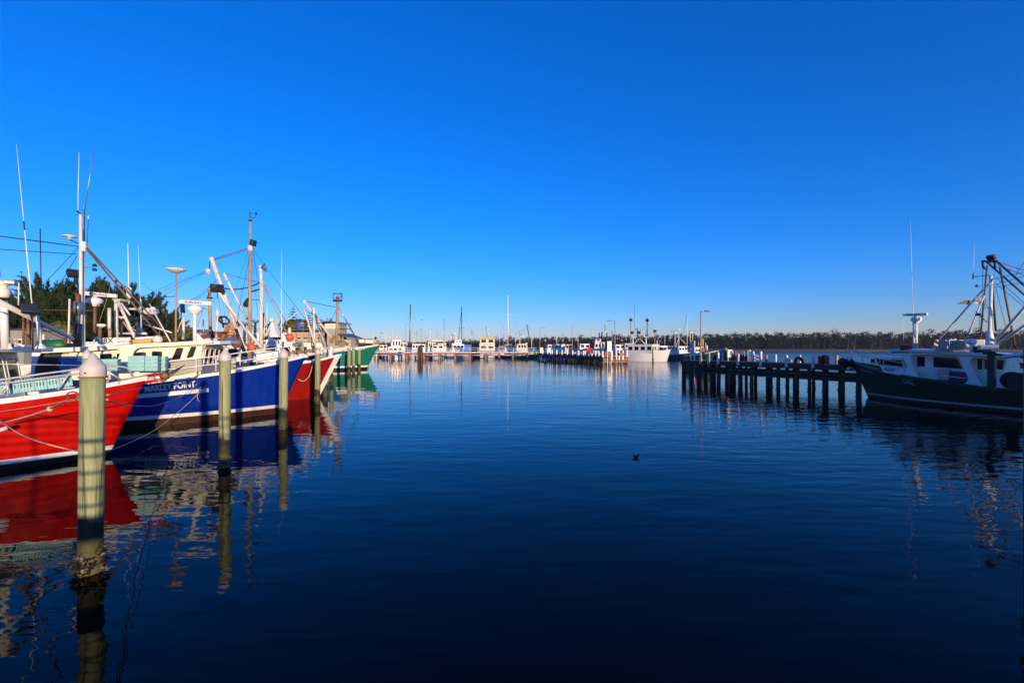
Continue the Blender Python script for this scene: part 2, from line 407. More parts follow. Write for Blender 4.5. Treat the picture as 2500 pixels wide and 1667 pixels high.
# ------------------------------------------------------------------ boats: shared builders
class Boat:
    def __init__(s, name, label, stem, yaw, cat="fishing boat", group=None):
        s.root = empty(name, (stem[0], stem[1], 0), R(yaw)); tag(s.root, label, cat, group)
        s.M = Matrix.Translation(V((stem[0], stem[1], 0))) @ Matrix.Rotation(R(yaw), 4, 'Z'); s.I = s.M.inverted()
        s.cam = s.I @ V((0, 0, CAM_H))
    def w(s, p): return s.M @ V(p)
    def px(s, u, v, Y): return s.I @ P(u, v, Y)
    def side(s, u, v, y):                    # the pixel's ray on the fore-and-aft plane y
        d = (s.I @ P(u, v, 1.0)) - s.cam
        return s.cam + d * ((y - s.cam.y) / d.y)
    def front(s, u, v, x):
        d = (s.I @ P(u, v, 1.0)) - s.cam
        return s.cam + d * ((x - s.cam.x) / d.x)
    def tube(s, name, a, b, r, mat, r2=None, n=8, mid=(), **k): return obj(name, tube([a, *mid, b], r, n, r2), mat, s.root, True, **k)
    def line(s, name, pa, pb, r, mat, r2=None, n=8, sag=0):       # by photo pixels + depth: (u, v, Y)
        a, b = s.px(*pa), s.px(*pb)
        pts = catenary(a, b, sag, 8) if sag else [a, b]
        return obj(name, tube(pts, r, n, r2), mat, s.root, True)
    def part(s, name, vf, mat, **k): return obj(name, vf, mat, s.root, **k)

    def hull(s, L, hb, sheer, rake, mat, boot=BLACKP, stripe=CLEAN, gun=WHITE, wl=.86, s0=.42, pw=2.1, pd=2.7, bul=.55, e=1.15, deckmat=DECK, stripez=(.16, .34), sr=.4, guw=.16):
        s.L, s.hb, s.sheer, s.rake, s.wl, s.s0, s.pw, s.pd, s.e, s.sr = L, hb, sheer, rake, wl, s0, pw, pd, e, sr
        S = [0, .012, .03, .055, .09, .13, .18, .24, .31, .4, .52, .66, .82, 1.0]
        T = [0, .12, .25, .4, .55, .7, .85, 1.0]
        def surf(zlo, zhi, T, off=0.0):
            v, f = [], []
            for sd in (-1, 1):
                k = len(v)
                for q in S:
                    for t in T:
                        z = lerp(zlo(q), zhi(q), t); x, y = s.hpt(q, z); v.append(V((x + off * (1 - q) ** 8, sd * (y + off), z)))
                m = len(T)
                for i in range(len(S) - 1):
                    for j in range(m - 1):
                        a = (k + i * m + j, k + (i + 1) * m + j, k + (i + 1) * m + j + 1, k + i * m + j + 1)
                        f.append(a if sd < 0 else a[::-1])
            m = len(T) * len(S); r = len(T)
            for j in range(r - 1):                       # stem and transom
                f.append((j, j + 1, m + j + 1, m + j)); q = m - r; f.append((q + j, m + q + j, m + q + j + 1, q + j + 1))
            return v, f
        sh = lambda q: interp(sheer, q * L)
        h = obj("hull", surf(lambda q: -.5, sh, T), mat, s.root, True)
        if stripe is not None:
            obj("waterline_stripe", surf(lambda q: stripez[0], lambda q: stripez[1], [0, 1], .008), stripe, s.root, True)
            obj("boot_top", surf(lambda q: -.4, lambda q: stripez[0], [0, .5, 1], .006), boot, s.root, True)
        # gunwale cap and the deck within the bulwark
        v, f = [], []
        for sd in (-1, 1):
            k = len(v)
            for q in S:
                x, y = s.hpt(q, sh(q)); z = sh(q)
                for dy, dz in ((.035, -.10), (.035, .03), (-guw, .03), (-guw, -.06)):
                    v.append(V((x + (.03 if q < .02 else 0), sd * max(0.0, y + dy), z + dz)))
            for i in range(len(S) - 1):
                for j in range(3):
                    a = (k + i * 4 + j, k + (i + 1) * 4 + j, k + (i + 1) * 4 + j + 1, k + i * 4 + j + 1)
                    f.append(a if sd < 0 else a[::-1])
        obj("gunwale", (v, f), gun, s.root)
        v, f = [], []
        for q in S:
            x, y = s.hpt(q, sh(q)); y = max(.01, y - .1); z = sh(q); zd = z - bul
            xd, yd = s.hpt(q, zd); yd = max(.008, yd - .1)
            v += [V((x - .05, -y, z)), V((xd - .05, -yd, zd)), V((xd - .05, yd, zd)), V((x - .05, y, z))]
        for i in range(len(S) - 1):
            for j in range(3): f.append((i * 4 + j, i * 4 + j + 1, (i + 1) * 4 + j + 1, (i + 1) * 4 + j))
        obj("deck", (v, f), deckmat, s.root)
        return h
    def hpt(s, q, z):
        """hull surface at station q (0 stem .. 1 transom) and height z: local x, half breadth"""
        zs = interp(s.sheer, q * s.L); t = min(1, max(0, (z + .5) / (zs + .5)))
        x = -q * s.L + s.rake * z / s.sheer[0][1] * max(0, 1 - q / s.sr)
        tp = 1 - .12 * max(0, (q - .6) / .4)
        bw = s.hb * s.wl * (1 - (1 - min(q / s.s0, 1)) ** s.pw); bd = s.hb * (1 - (1 - min(q / s.s0, 1)) ** s.pd)
        return x, (bw + (bd - bw) * t ** s.e) * tp
    def half(s, x, z):
        q = max(0, -x / s.L)
        for _ in range(12):
            xx, _y = s.hpt(q, z); q = max(0, q + (xx - x) / s.L * .8)
        return s.hpt(q, z)[1]
    def gun(s, u, sd=-1):
        """depth at which the gunwale on side sd crosses photo column u"""
        best = None
        for i in range(400):
            q = i / 400 * .95; z = interp(s.sheer, q * s.L); x, y = s.hpt(q, z); p = s.w((x, sd * y, z))
            if p.y < .5: continue
            du = abs(UC + p.x / p.y * FPX - u)
            if best is None or du < best[0]: best = (du, p.y)
        return best[1]
    def window(s, poly, out, fw=.05, mat=None, fmat=None, pane_mat=GLASS, rad=.2):
        """a window on a wall: outline poly, out = outward normal; frame proud of the wall, pane set inside it"""
        p = rounded(poly, rad); o = V(out).normalized()
        fr = obj("window_frame", ring([a + o * .002 for a in p], [a + o * .002 for a in shrink(p, fw)], o * .035), fmat or CLEAN, s.root)
        obj("pane", slab([a + o * .004 for a in shrink(p, fw * .6)], o * .012), pane_mat, fr)
        return fr
    def rail(s, tops, mids, posts, r=.022, sd=-1, mat=RAILM, inset=0.0):
        """tops, mids: lists of (u, v); posts: list of (u, vtop, vfoot), all standing on the gunwale of side sd"""
        g = lambda u: s.gun(u, sd) + inset
        for name, lst in (("top_rail", tops), ("mid_rail", mids)):
            if len(lst) > 1: obj(name, tube([s.px(u, v, g(u)) for u, v in lst], r if name == "top_rail" else r * .85, 8), mat, s.root, True)
        for u, a, b in posts: obj("stanchion", tube([s.px(u, a, g(u)), s.px(u, b, g(u))], r * .9, 8), mat, s.root, True)

def text_faces(body, size=1.0, bold=0.0):
    cu = bpy.data.curves.new("txt", 'FONT'); cu.body = body; cu.size = size; cu.resolution_u = 3; cu.offset = bold * size
    o = bpy.data.objects.new("txt", cu); COL.objects.link(o)
    me = bpy.data.meshes.new_from_object(o.evaluated_get(bpy.context.evaluated_depsgraph_get()))
    v = [x.co.copy() for x in me.vertices]; f = [tuple(p.vertices) for p in me.polygons]
    bpy.data.objects.remove(o); bpy.data.curves.remove(cu); bpy.data.meshes.remove(me)
    x0, x1 = min(p.x for p in v), max(p.x for p in v); y0, y1 = min(p.y for p in v), max(p.y for p in v)
    return [((p.x - x0) / (x1 - x0), (p.y - y0) / (y1 - y0)) for p in v], f
def text_quad(body, bl, br, tl, out, bold=0.02):
    """lettering laid on the parallelogram bottom-left, bottom-right, top-left"""
    q, f = text_faces(body, 1, bold); bl, br, tl = V(bl), V(br), V(tl); o = V(out)
    return [bl + (br - bl) * a + (tl - bl) * b + o for a, b in q], f
def text_fn(body, fn, bold=0.02):
    q, f = text_faces(body, 1, bold); return [fn(a, b) for a, b in q], f

def radar(B, pa, pb, post, foot_v, Y, word=None, postmat=None, domemat=CLEAN, scale=1.0, swing=0.0):
    """an open-array scanner: bar from pa to pb (u, v), dome and post under its middle"""
    a, b = B.px(*pa, Y + swing), B.px(*pb, Y - swing); d = (b - a).normalized(); up = V((0, 0, 1)); sidev = d.cross(up).normalized()
    h = .085 * scale; m = (a + b) / 2
    bar = obj("radar_scanner", slab([a - up * h - sidev * .05, b - up * h - sidev * .05, b + up * h - sidev * .05, a + up * h - sidev * .05], sidev * .1), CLEAN, B.root, bevel=.02)
    if word:
        c = B.cam - m; out = sidev if sidev.dot(c) > 0 else -sidev
        x0, x1 = m - d * (b - a).length * .30, m + d * (b - a).length * .22
        obj("lettering", text_quad(word, x0 - up * .045 * scale, x1 - up * .045 * scale, x0 + up * .045 * scale, out * .054, .03), INK, bar)
    c = B.px(post, lerp(pa[1], pb[1], .5), Y); c.z -= h
    obj("radar_gearbox", lathe([(.10 * scale, 0), (.13 * scale, -.05), (.26 * scale, -.10), (.30 * scale, -.18), (.27 * scale, -.28), (.16 * scale, -.36), (.15 * scale, -.44)], c, 16), domemat, B.root, True)
    z1 = B.px(post, foot_v, Y).z
    obj("radar_post", tube([V((c.x, c.y, c.z - .4)), V((c.x, c.y, z1))], .075 * scale, 10), postmat or WHITE, B.root, True)
def floodlight(B, u, v, Y, s=.3, tilt=0.5, rz=0.0):
    c = B.px(u, v, Y); t = Matrix.Rotation(tilt, 3, 'X')
    h = obj("floodlight", box(c, (s, s * .45, s * .8), rz, t), BLACK, B.root, bevel=.02)
    fwd = Matrix.Rotation(rz, 3, 'Z') @ t @ V((0, -1, 0))
    obj("lens", box(c + fwd * s * .235, (s * .82, .015, s * .62), rz, t), GLASSB, h)
    obj("bracket", tube([c, c + V((0, .1, -s * .9))], .02, 6), BLACK, h)

def crate_mesh(mat=CRATE, a=.62, b=.42, h=.17):
    """fish crate: tapered tub with a thick rim, handle slots and a recessed panel each long side"""
    t = .03; v = []; f = []
    def rect(x, y, z): return [V((-x, -y, z)), V((x, -y, z)), V((x, y, z)), V((-x, y, z))]
    k = .92
    rings = [rect(a / 2 * k, b / 2 * k, 0), rect(a / 2 * .985, b / 2 * .98, h * .74), rect(a / 2 + .012, b / 2 + .012, h * .76), rect(a / 2 + .012, b / 2 + .012, h),
             rect(a / 2 - t, b / 2 - t, h), rect(a / 2 * k - t, b / 2 * k - t, .03)]
    for r in rings: v += r
    for i in range(len(rings) - 1):
        for j in range(4): f.append((i * 4 + j, i * 4 + (j + 1) % 4, (i + 1) * 4 + (j + 1) % 4, (i + 1) * 4 + j))
    f += [(3, 2, 1, 0), (20, 21, 22, 23)]
    body = (v, f)
    ribs = [box((x, sy * b / 2 * .965, h * .36), (.022, .022, h * .66)) for sy in (-1, 1) for x in (-a * .34, -a * .12, a * .12, a * .34)]
    return join(body, *ribs)
CRATE_N = [0]
def crate(loc, rz, label, group, mat=CRATE, tilt=None, like=None):
    if like is None:
        o = obj("fish_crate", crate_mesh(mat), mat)
        sl = [obj("handle_slot", box((sx * .315, 0, .115), (.02, .13, .035)), BLACK, o) for sx in (-1, 1)]
    else: o = dupe_tree(like)
    o.rotation_euler = (tilt or 0, 0, rz) if tilt is None else tilt; o.location = loc
    return tag(o, label, "crate", group)

# ------------------------------------------------------------------ red trawler in the left foreground
def red_trawler():
    B = Boat("red_trawler", "bright red fishing trawler behind the nearest pile, row of pale blue crates along its rail", (-12.49, 14.1), 22)
    B.hull(15, 2.5, [(0, 2.39), (1, 2.12), (2.2, 1.93), (4, 1.75), (8, 1.5), (15, 1.6)], .95, RED, stripez=(.17, .30), bul=.5, s0=.4)
    # wheelhouse standing forward, its raked front towards the bow
    zr = 3.18; xf, xa, hw = -2.75, -6.5, 1.85
    body = slab([(xf, -hw, 1.5), (xf - .25, -hw, zr), (xa, -hw, zr), (xa, -hw, 1.3)], (0, 2 * hw, 0))
    B.part("wheelhouse", body, WHITE, bevel=.03)
    B.part("roof", slab([(xf + .55, -hw - .25, zr + .003), (xf + .7, 0, zr + .003), (xf + .55, hw + .25, zr + .003), (xa - .3, hw + .25, zr + .003), (xa - .3, -hw - .25, zr + .003)], (0, 0, .16)), WHITE, bevel=.04)
    nx = V((1, 0, .16)).normalized()
    for y0, y1 in ((1.72, 1.14), (1.02, .42), (.3, -.3), (-.42, -1.02), (-1.14, -1.72)):
        f = lambda y, z: V((xf - .25 * (z - 1.5) / (zr - 1.5), y, z))
        B.window([f(y0, 2.2), f(y1, 2.2), f(y1, 3.02), f(y0, 3.02)], nx, .05, pane_mat=GLASSB)
    for x0, x1 in ((-3.3, -4.2), (-4.5, -5.4)):
        B.window([V((x0, -hw, 2.2)), V((x0, -hw, 3.0)), V((x1, -hw, 3.0)), V((x1, -hw, 2.2))], (0, -1, 0), .05)
    # bow rail in bent pipe
    B.rail([(-30, 932), (0, 927), (100, 913), (199, 900), (264, 890), (310, 897), (325, 919)], [(-30, 942), (0, 937), (193, 912), (264, 905)], [(19, 930, 968), (264, 890, 933)], .028)
    for a, b in (((172, 908), (141, 951)), ((264, 907), (297, 928)), ((24, 928), (2, 962))):
        B.part("rail_brace", tube([B.px(*a, B.gun(a[0])), B.px(*b, B.gun(b[0]))], .024, 8), RAILM, smooth=True)
    # bow roller: red frame, rope sheave and the anchor shank lying on it
    Y = 14.5
    B.part("bow_roller_frame", join(tube([B.px(357, 918, Y), B.px(400, 912, Y + .1), B.px(408, 922, Y + .1)], .045, 8), tube([B.px(345, 935, Y), B.px(402, 925, Y + .1)], .045, 8)), RED, smooth=True)
    c = B.px(403, 917, Y + .1)
    m = Matrix.Rotation(R(90), 3, 'X')
    v, f = lathe([(.05, -.10), (.13, -.09), (.06, 0), (.13, .09), (.05, .10)], (0, 0, 0), 14)
    B.part("sheave", ([c + m @ p for p in v], f), RUSTY, smooth=True)
    an = B.part("anchor", tube([B.px(392, 935, Y), B.px(434, 903, Y + .35)], .035, 8), STEEL, smooth=True)
    p = B.px(429, 906, Y + .3)
    obj("fluke", slab([p + V((.25, .0, .18)), p + V((-.05, .22, -.04)), p + V((-.42, .05, -.36)), p + V((-.1, -.2, -.02))], (.03, 0, .04)), STEEL, an)
    # mast with lamp housing, booms and aerials
    Ym = 12.6
    B.line("mast", (13, 850, Ym), (8, 735, Ym), .088, WHITE, n=14)
    B.part("mast_foot", slab([B.px(2, 852, Ym), B.px(26, 852, Ym), B.px(17, 835, Ym), B.px(8, 835, Ym)], (.03, .03, 0)), WHITE)
    c = B.px(8, 727, Ym)
    B.part("lamp_housing", lathe([(.09, 0), (.13, .03), (.15, .14), (.13, .25), (.08, .28), (.09, .33), (.15, .35), (.16, .42), (.11, .47)], c, 18), CREAM, smooth=True)
    B.part("lamp_hood", box(c + V((.17, -.02, .42)), (.22, .3, .10), .2), STEEL, bevel=.02)
    B.line("aerial", (3, 680, Ym), (-4, 640, Ym), .006, WIRE, .003)
    B.line("whip_aerial", (79, 752, 13.2), (60, 561, 13.2), .017, CLEAN, .012); B.line("whip_joint", (60, 562, 13.2), (58, 540, 13.2), .017, BLACK)
    B.line("whip_aerial", (58, 541, 13.2), (40, 352, 13.2), .010, CLEAN, .003)
    B.line("whip_post", (80, 855, 13.2), (79, 745, 13.2), .02, BLACK)
    B.line("rail_post", (99, 850, 13.6), (91, 769, 13.6), .045, WHITE); B.part("post_foot", lathe([(.14, 0), (.12, .05), (.05, .14)], B.px(99, 851, 13.6), 8), WHITE)
    B.line("boom", (-40, 718, 11.8), (177, 827, 15.4), .075, WHITE, .06, 12)
    B.line("boom_wire", (-20, 752, 12), (177, 835, 15.3), .011, WIRE)
    floodlight(B, 72, 753, 13.1, .34, -.35, .5)
    B.line("light_bracket", (57, 763, 13.1), (68, 757, 13.1), .02, CREAM)
    B.line("rusty_post", (70, 842, 14.2), (70, 772, 14.2), .055, RUSTY); B.line("rusty_post", (57, 842, 14.4), (57, 768, 14.4), .03, RUSTY)
    B.line("stay", (97, 845, 14), (62, 815, 14), .012, RUSTY)
    B.line("handrail_wire", (-30, 888, 12.4), (205, 892, 14.1), .012, RAILM)
    # mooring eye on the shoulder
    B.part("fairlead", join(tube([B.px(-8, 1052, 11.6), B.px(18, 1044, 11.7)], .05, 10)), CLEAN, smooth=True)
    # the hose-reel drum and bait bench seen between the stanchions
    B.part("deck_bench", box(B.px(215, 935, 14.0), (1.1, .5, .18), .1), DECK, bevel=.02)
    return B
RT = red_trawler()
# pale blue crates nested on their sides along the rail of the red trawler
NTH = 'first second third fourth fifth sixth seventh eighth ninth tenth eleventh twelfth thirteenth fourteenth fifteenth sixteenth seventeenth eighteenth nineteenth twentieth twenty-first twenty-second twenty-third twenty-fourth twenty-fifth twenty-sixth'.split()
def nested_crates():
    first = None; n = 26
    for i in range(n):
        t = i / (n - 1); u, v = lerp(-14, 176, t), lerp(949, 926.5, t)
        p = P(u, v, RT.gun(u) + lerp(.24, .26, t) + .06)
        end = i == n - 1
        if first is None:
            first = crate(p, 0, "", "pale blue crates on the red trawler")
            o = first
        else: o = crate(p, 0, "", "pale blue crates on the red trawler", like=first)
        o.rotation_euler = (R(90) + R(6), 0, R(-46)); o.rotation_euler.rotate_axis('Y', 0); o.scale = (.80, .80, .62)
        o["label"] = "pale blue crate at the bow end of the nested row on the red trawler" if end else "%s pale blue crate from the bow end of the red trawler's nested row" % NTH[n - 1 - i]
nested_crates()

# ------------------------------------------------------------------ deep blue trawler with white lettering
def blue_trawler():
    B = Boat("blue_trawler", "deep blue fishing trawler with white lettering and cream wheelhouse, behind the second pile", (-11.84, 23.2), 22)
    B.hull(18, 2.95, [(0, 2.95), (1, 2.6), (2.2, 2.3), (3.6, 2.08), (5.5, 1.85), (9, 1.62), (18, 1.7)], 1.25, BLUE, boot=BROWNP, stripez=(.30, .46), bul=.62, s0=.40)
    ys = -2.32                                            # plane of the outer starboard skin
    S = lambda u, v, y=ys: B.side(u, v, y)
    th = V((0, .06, 0))
    # outer skin: fascia and raking pillar around two arched openings
    sk = [(100, 851), (200, 846.5), (377, 837.5), (480, 832), (519, 831), (519, 837), (480, 842), (420, 845), (365, 847), (343, 848.5), (333, 852), (327, 859), (317, 886), (313, 905),
          (276, 906), (283, 889), (291, 867), (294, 859), (290, 853.5), (283, 852), (225, 856.5), (195, 858), (100, 862)]
    B.part("superstructure_side", slab([S(u, v) for u, v in sk], th), CREAM, bevel=.015)
    # inner cabin wall with the windows
    yi = -1.95
    w = [(150, 866), (300, 858), (345, 852), (420, 846), (500, 838), (503, 841), (490, 877), (486, 918), (330, 930), (150, 925)]
    B.part("cabin_wall", slab([S(u, v, yi) for u, v in w], (0, .08, 0)), CREAM)
    xf = S(496, 850, yi).x; xa = S(150, 880, yi).x
    B.part("cabin_core", slab([(xf - .25, yi + .12, 1.3), (xf - .02, yi + .12, 3.45), (xa, yi + .12, 3.2), (xa, yi + .12, 1.2)], (0, 3.7, 0)), CREAM)
    # the raised coaming outside the cabin, grey below the windows
    B.part("coaming", slab([S(u, v, -2.28) for u, v in ((400, 880), (492, 874), (494, 904), (402, 921))], th), GREYP)
    wn_ = [([(431, 846.5), (451, 847), (441.5, 879.5), (417, 880.5)], .2), ([(466, 843.5), (482.5, 844), (473, 874), (453, 876.5)], .2), ([(369, 855), (398, 855.5), (400, 892), (370, 893)], .18),
           ([(328, 858), (360, 857), (360, 884), (322, 886)], .22), ([(242, 862), (277, 860), (277, 892), (242, 893)], .22), ([(285, 861), (294, 860), (293, 890), (285, 890)], .2)]
    for q, r in wn_: B.window([S(u, v, yi) for u, v in q], (0, -1, 0), .045, fmat=CREAM, rad=r)
    # raked front with three panes
    xt, xb = xf + .05, xf - .2
    F = lambda y, z: V((lerp(xb, xt, (z - 1.6) / 1.8) + .02, y, z))
    B.part("cabin_front", slab([F(yi, 1.5), F(-yi, 1.5), F(-yi, 3.42), F(yi, 3.42)], (-.09, 0, 0)), CREAM)
    for y0, y1 in ((-1.8, -1.05), (-.9, -.1), (.1, .9), (1.05, 1.8)):
        B.window([F(y0, 2.5), F(y1, 2.5), F(y1, 3.3), F(y0, 3.3)], (1, 0, -.12), .06, fmat=CREAM)
    # roof slab, rising a little to the bow
    zt = lambda x: interp([(-14, 3.3), (-2, 3.68)], x)
    xr0, xr1 = S(519, 834).x + .2, S(100, 855).x
    pr = [(xr0, -1.9, 0), (xr0 + .3, -1.2, 0), (xr0 + .3, 1.2, 0), (xr0, 1.9, 0), (xr0 - .6, 2.3, 0), (xr1, 2.3, 0), (xr1, ys + .07, 0), (xr0 - .6, ys + .07, 0)]
    v, f = slab([(x, y, S(lerp(100, 519, (x - xr1) / (xr0 - xr1)), lerp(851, 831.5, (x - xr1) / (xr0 - xr1))).z) for x, y, _ in pr], (0, 0, -.16))
    B.part("roof", (v, f), WHITE, bevel=.03)
    # black sheet standing in for the shaded working space aft under the roof
    B.part("aft_shade_sheet", slab([S(u, v, -1.6) for u, v in ((80, 862), (150, 858), (150, 925), (80, 925))], (0, .08, 0)), BLACK)
    B.part("hi_vis_float", lathe([(.05, -.16), (.15, -.1), (.17, 0), (.12, .12), (.04, .17)], S(163, 868, -1.75), 12), YELLOW, smooth=True)
    for k in range(3): B.part("blue_bin", box(S(170 + 9 * (k % 2), 896 - 9 * k, -1.85), (.55, .3, .16), .05 * k), CRATE2, bevel=.02)
    B.part("aft_frame", slab([S(u, v, -2.0) for u, v in ((78, 861), (100, 861), (92, 875), (84, 900), (80, 925), (74, 925))], (0, .06, 0)), WHITE)
    # handrail
    B.rail([(285, 889), (396, 884), (478, 875.5), (537, 868), (586, 861), (627, 855), (683, 848), (702, 846.5), (720, 873)], [(300, 905), (396, 902), (441, 900), (478, 894.5), (537, 887), (586, 881), (627, 875), (690, 866)],
           [(395, 884, 925), (479, 875, 916), (527, 869, 906), (586, 861, 896), (627, 855, 889), (683, 848, 880)], .024, mat=CLEAN)
    B.part("bow_roller", tube([B.px(730, 872, 23.5), B.px(750, 869, 23.9)], .12, 12), CLEAN, smooth=True)
    # name on the bow and the white rubbing strake
    def on_hull(u, v, off=.012):
        lo, hi = 4.0, None                              # march along the ray until it meets the starboard skin
        d = (B.I @ P(u, v, 1.0)) - B.cam; best = None
        for i in range(300):
            t = 17 + i * .03; p = B.cam + d * t
            if p.x > 1.2: continue
            e = p.y + B.half(p.x, p.z)
            if best is None or abs(e) < best[0]: best = (abs(e), p)
        p = best[1]; return V((p.x, -(B.half(p.x, p.z) + off), p.z))
    a, b = on_hull(354, 957), on_hull(478, 944); tl = on_hull(354, 942)
    h = tl.z - a.z
    def place(s, t):
        x = lerp(a.x, b.x, s); z = lerp(a.z, b.z, s) + t * h * lerp(1.0, 1.06, s)
        return V((x, -(B.half(x, z) + .03), z))
    B.part("lettering", text_fn("MARLEY POINT", place, .03), LETTER)
    q0, q1 = on_hull(337, 972), on_hull(510, 952)
    v, f = [], []
    for i in range(25):
        t = i / 24; x = lerp(q0.x - 3.5, q1.x, t); z = lerp(q0.z - .12, q1.z, t)
        for dz, off in ((-.10, .0), (-.075, .07), (.075, .07), (.10, .0)): v.append(V((x, -(B.half(x, z + dz) + off), z + dz)))
    for i in range(24):
        for j in range(3): f.append((i * 4 + j, (i + 1) * 4 + j, (i + 1) * 4 + j + 1, i * 4 + j + 1))
    f += [(96, 97, 98, 99), (3, 2, 1, 0)]
    B.part("rubbing_strake", (v, f), CLEAN)
    # board with the fishing number, and the orange float beside it
    yb = -1.9; U = lambda u, v, o=0: B.side(u, v, yb) + V((0, -o, 0))
    bd = B.part("number_board", slab([U(234, 843), U(318, 839), U(318, 823), U(237, 825.5)], (0, .05, 0)), CLEAN)
    obj("lettering", text_quad("U8X", U(238, 840), U(278, 837), U(238, 827), (0, -.006, 0), .03), INK, bd)
    obj("lettering", text_quad("MARLEY POINT", U(283, 829.5), U(317, 827.5), U(283, 824.8), (0, -.006, 0), .0), INK, bd)
    obj("lettering", text_quad("432016", U(288, 837.5), U(315, 835.5), U(288, 831.5), (0, -.006, 0), .012), INK, bd)
    B.part("board_stay", tube([U(225, 845), U(232, 826), U(240, 822)], .03, 8), WHITE, smooth=True)
    fl = B.part("life_float", slab([U(316, 839, .12), U(372, 836.5, .12), U(372, 827, .12), U(316, 829.5, .12)], (0, .3, 0)), paint("amber_plastic", (.72, .36, .08), .5, grime=.2), bevel=.06)
    c = U(323.5, 834, .12)
    obj("lamp", tube([c + V((0, -.02, 0)), c + V((0, .04, 0))], .06, 12), BGREEN, fl)
    B.part("roof_locker", slab([U(322, 829, -.2), U(378, 826, -.2), U(374, 820, -.2), U(325, 823, -.2)], (0, .6, 0)), CLEAN, bevel=.06)
    B.part("light_dome", lathe([(.16, 0), (.19, .12), (.15, .25), (.05, .3)], B.px(385, 836, 19.3), 12), CREAM, smooth=True)
    # main mast with its two poles, stack and silencer
    Y = 19.0
    B.line("mast", (198, 846, Y), (197, 524, Y), .062, MASTW, .06, 14)
    B.line("mast_pole", (205, 846, Y + .2), (203, 560, Y + .2), .05, CLEAN, .04, 12)
    B.line("mast_top_ring", (188, 525, Y), (209, 527, Y), .018, STEEL)
    B.line("whip_aerial", (190, 513, Y), (193, 372, Y), .016, CLEAN, .005); B.line("aerial_bracket", (187, 515, Y), (198, 523, Y), .03, BLACK)
    B.line("tilted_pole", (205, 524, Y), (230, 362, Y), .022, STEEL, .016); B.line("thin_aerial", (204, 520, Y), (205, 490, Y), .01, STEEL)
    B.line("black_aerial", (206, 592, Y), (206, 521, Y), .02, BLACK); B.line("thin_aerial", (212, 600, Y), (216, 532, Y), .014, BLACK, .01); B.line("aerial_tip", (215.5, 535, Y), (216, 528, Y), .018, CLEAN)
    d = B.px(170, 577, Y)
    B.part("satellite_dish", lathe([(.06, -.12), (.07, -.04), (.24, -.02), (.27, .0), (.22, .025), (.1, .045), (.0, .05)], d, 20), CLEAN, smooth=True)
    B.line("dish_arm", (171, 586, Y), (195, 596, Y), .022, BLACK)
    B.line("exhaust_lower", (188, 848, Y - .2), (189, 790, Y - .2), .13, BLACK, n=14); B.line("exhaust_pipe", (189, 791, Y - .2), (190, 765, Y - .2), .06, STEEL, n=12)
    B.line("silencer", (190, 766, Y - .2), (190, 736, Y - .2), .14, STEEL, n=16); B.line("exhaust_tip", (190, 737, Y - .2), (190, 718, Y - .2), .075, RUSTY, n=12)
    B.line("exhaust_flap", (190, 720, Y - .2), (178, 712, Y - .2), .07, BLACK, n=10)
    for a, b, r in (((0 - 60, 569, 15), (192, 602, Y), .02), ((-60, 605, 15), (190, 621, Y), .014), ((192, 604, Y), (118, 682, 24), .012), ((188, 625, Y), (146, 694, 24), .012)): B.line("stay", a, b, r, WIRE, n=6)
    B.line("boom", (206, 601, Y), (402, 835, 20.2), .040, OLDST, .035, 10); B.line("boom", (207, 599, Y), (428, 835, 21), .036, OLDST, .032, 10)
    B.part("mast_fitting", lathe([(.1, -.2), (.14, 0), (.1, .2)], B.px(203, 602, Y), 10), WHITE)
    floodlight(B, 180, 668, Y, .42, -.6, .7)
    B.line("vane_arm", (205, 653, Y), (228, 653, Y), .012, BLACK)
    B.part("wind_vane", join(lathe([(.07, -.05), (.09, 0), (.05, .06)], B.px(231, 648, Y), 8), lathe([(.08, -.06), (.09, 0), (.05, .05)], B.px(231, 658, Y), 8)), BLACK)
    B.line("signal_line", (272, 688, 21), (218, 842, 19), .006, ROPEM, n=5, sag=.25)
    radar(B, (204, 715.5), (285, 723), 231, 812, 20.2, "FURUNO", RUSTY)
    B.part("radar_box", box(B.px(230, 744, 20.2), (.42, .3, .16), .3), RUSTY, bevel=.02)
    radar(B, (438, 736.5), (516, 741), 475.5, 836, 20.0, "FURUNO")
    B.part("radar_foot", slab([B.px(472, 836, 20), B.px(498, 833, 20.2), B.px(478, 812, 20)], (.04, .04, 0)), WHITE)
    # steel pole with the flat mushroom aerial
    B.line("aerial_pole", (429, 836, 19.6), (430, 664, 19.6), .038, TANP, n=12)
    d = B.px(430, 664, 19.6)
    B.part("mushroom_aerial", lathe([(.1, -.05), (.24, .02), (.37, .09), (.38, .12), (.3, .15), (.0, .16)], d, 22), CREAM, smooth=True)
    for k in range(7):
        a = k / 7 * 6.283; p = d + V((.27 * math.cos(a), .27 * math.sin(a), .14)); B.part("aerial_spike", tube([p, p + V((0, 0, .16))], .006, 5), STEEL)
    B.line("cross_rod", (345, 728, 21), (428, 723.5, 19.6), .016, WIRE, n=6)
    B.line("mast_stay", (425, 690, 19.6), (345, 726, 22), .008, WIRE, n=5); B.line("mast_stay", (345, 690, 24), (420, 745, 20), .006, WIRE, n=5)
    # pale posts and aerials on the roof
    B.line("white_post", (167, 838, 18), (170, 730, 18), .035, MASTW); B.line("white_post", (315, 742, 21.5), (312, 594, 21.5), .026, CLEAN, .016)
    B.part("aerial_foot", lathe([(.06, 0), (.11, .05), (.11, .5), (.06, .55)], B.px(315, 729, 21.5), 10), CREAM)
    B.line("whip_aerial", (345, 800, 21), (343, 735, 21), .02, CLEAN); B.line("whip_aerial", (343, 736, 21), (337, 600, 21), .012, CLEAN, .004)
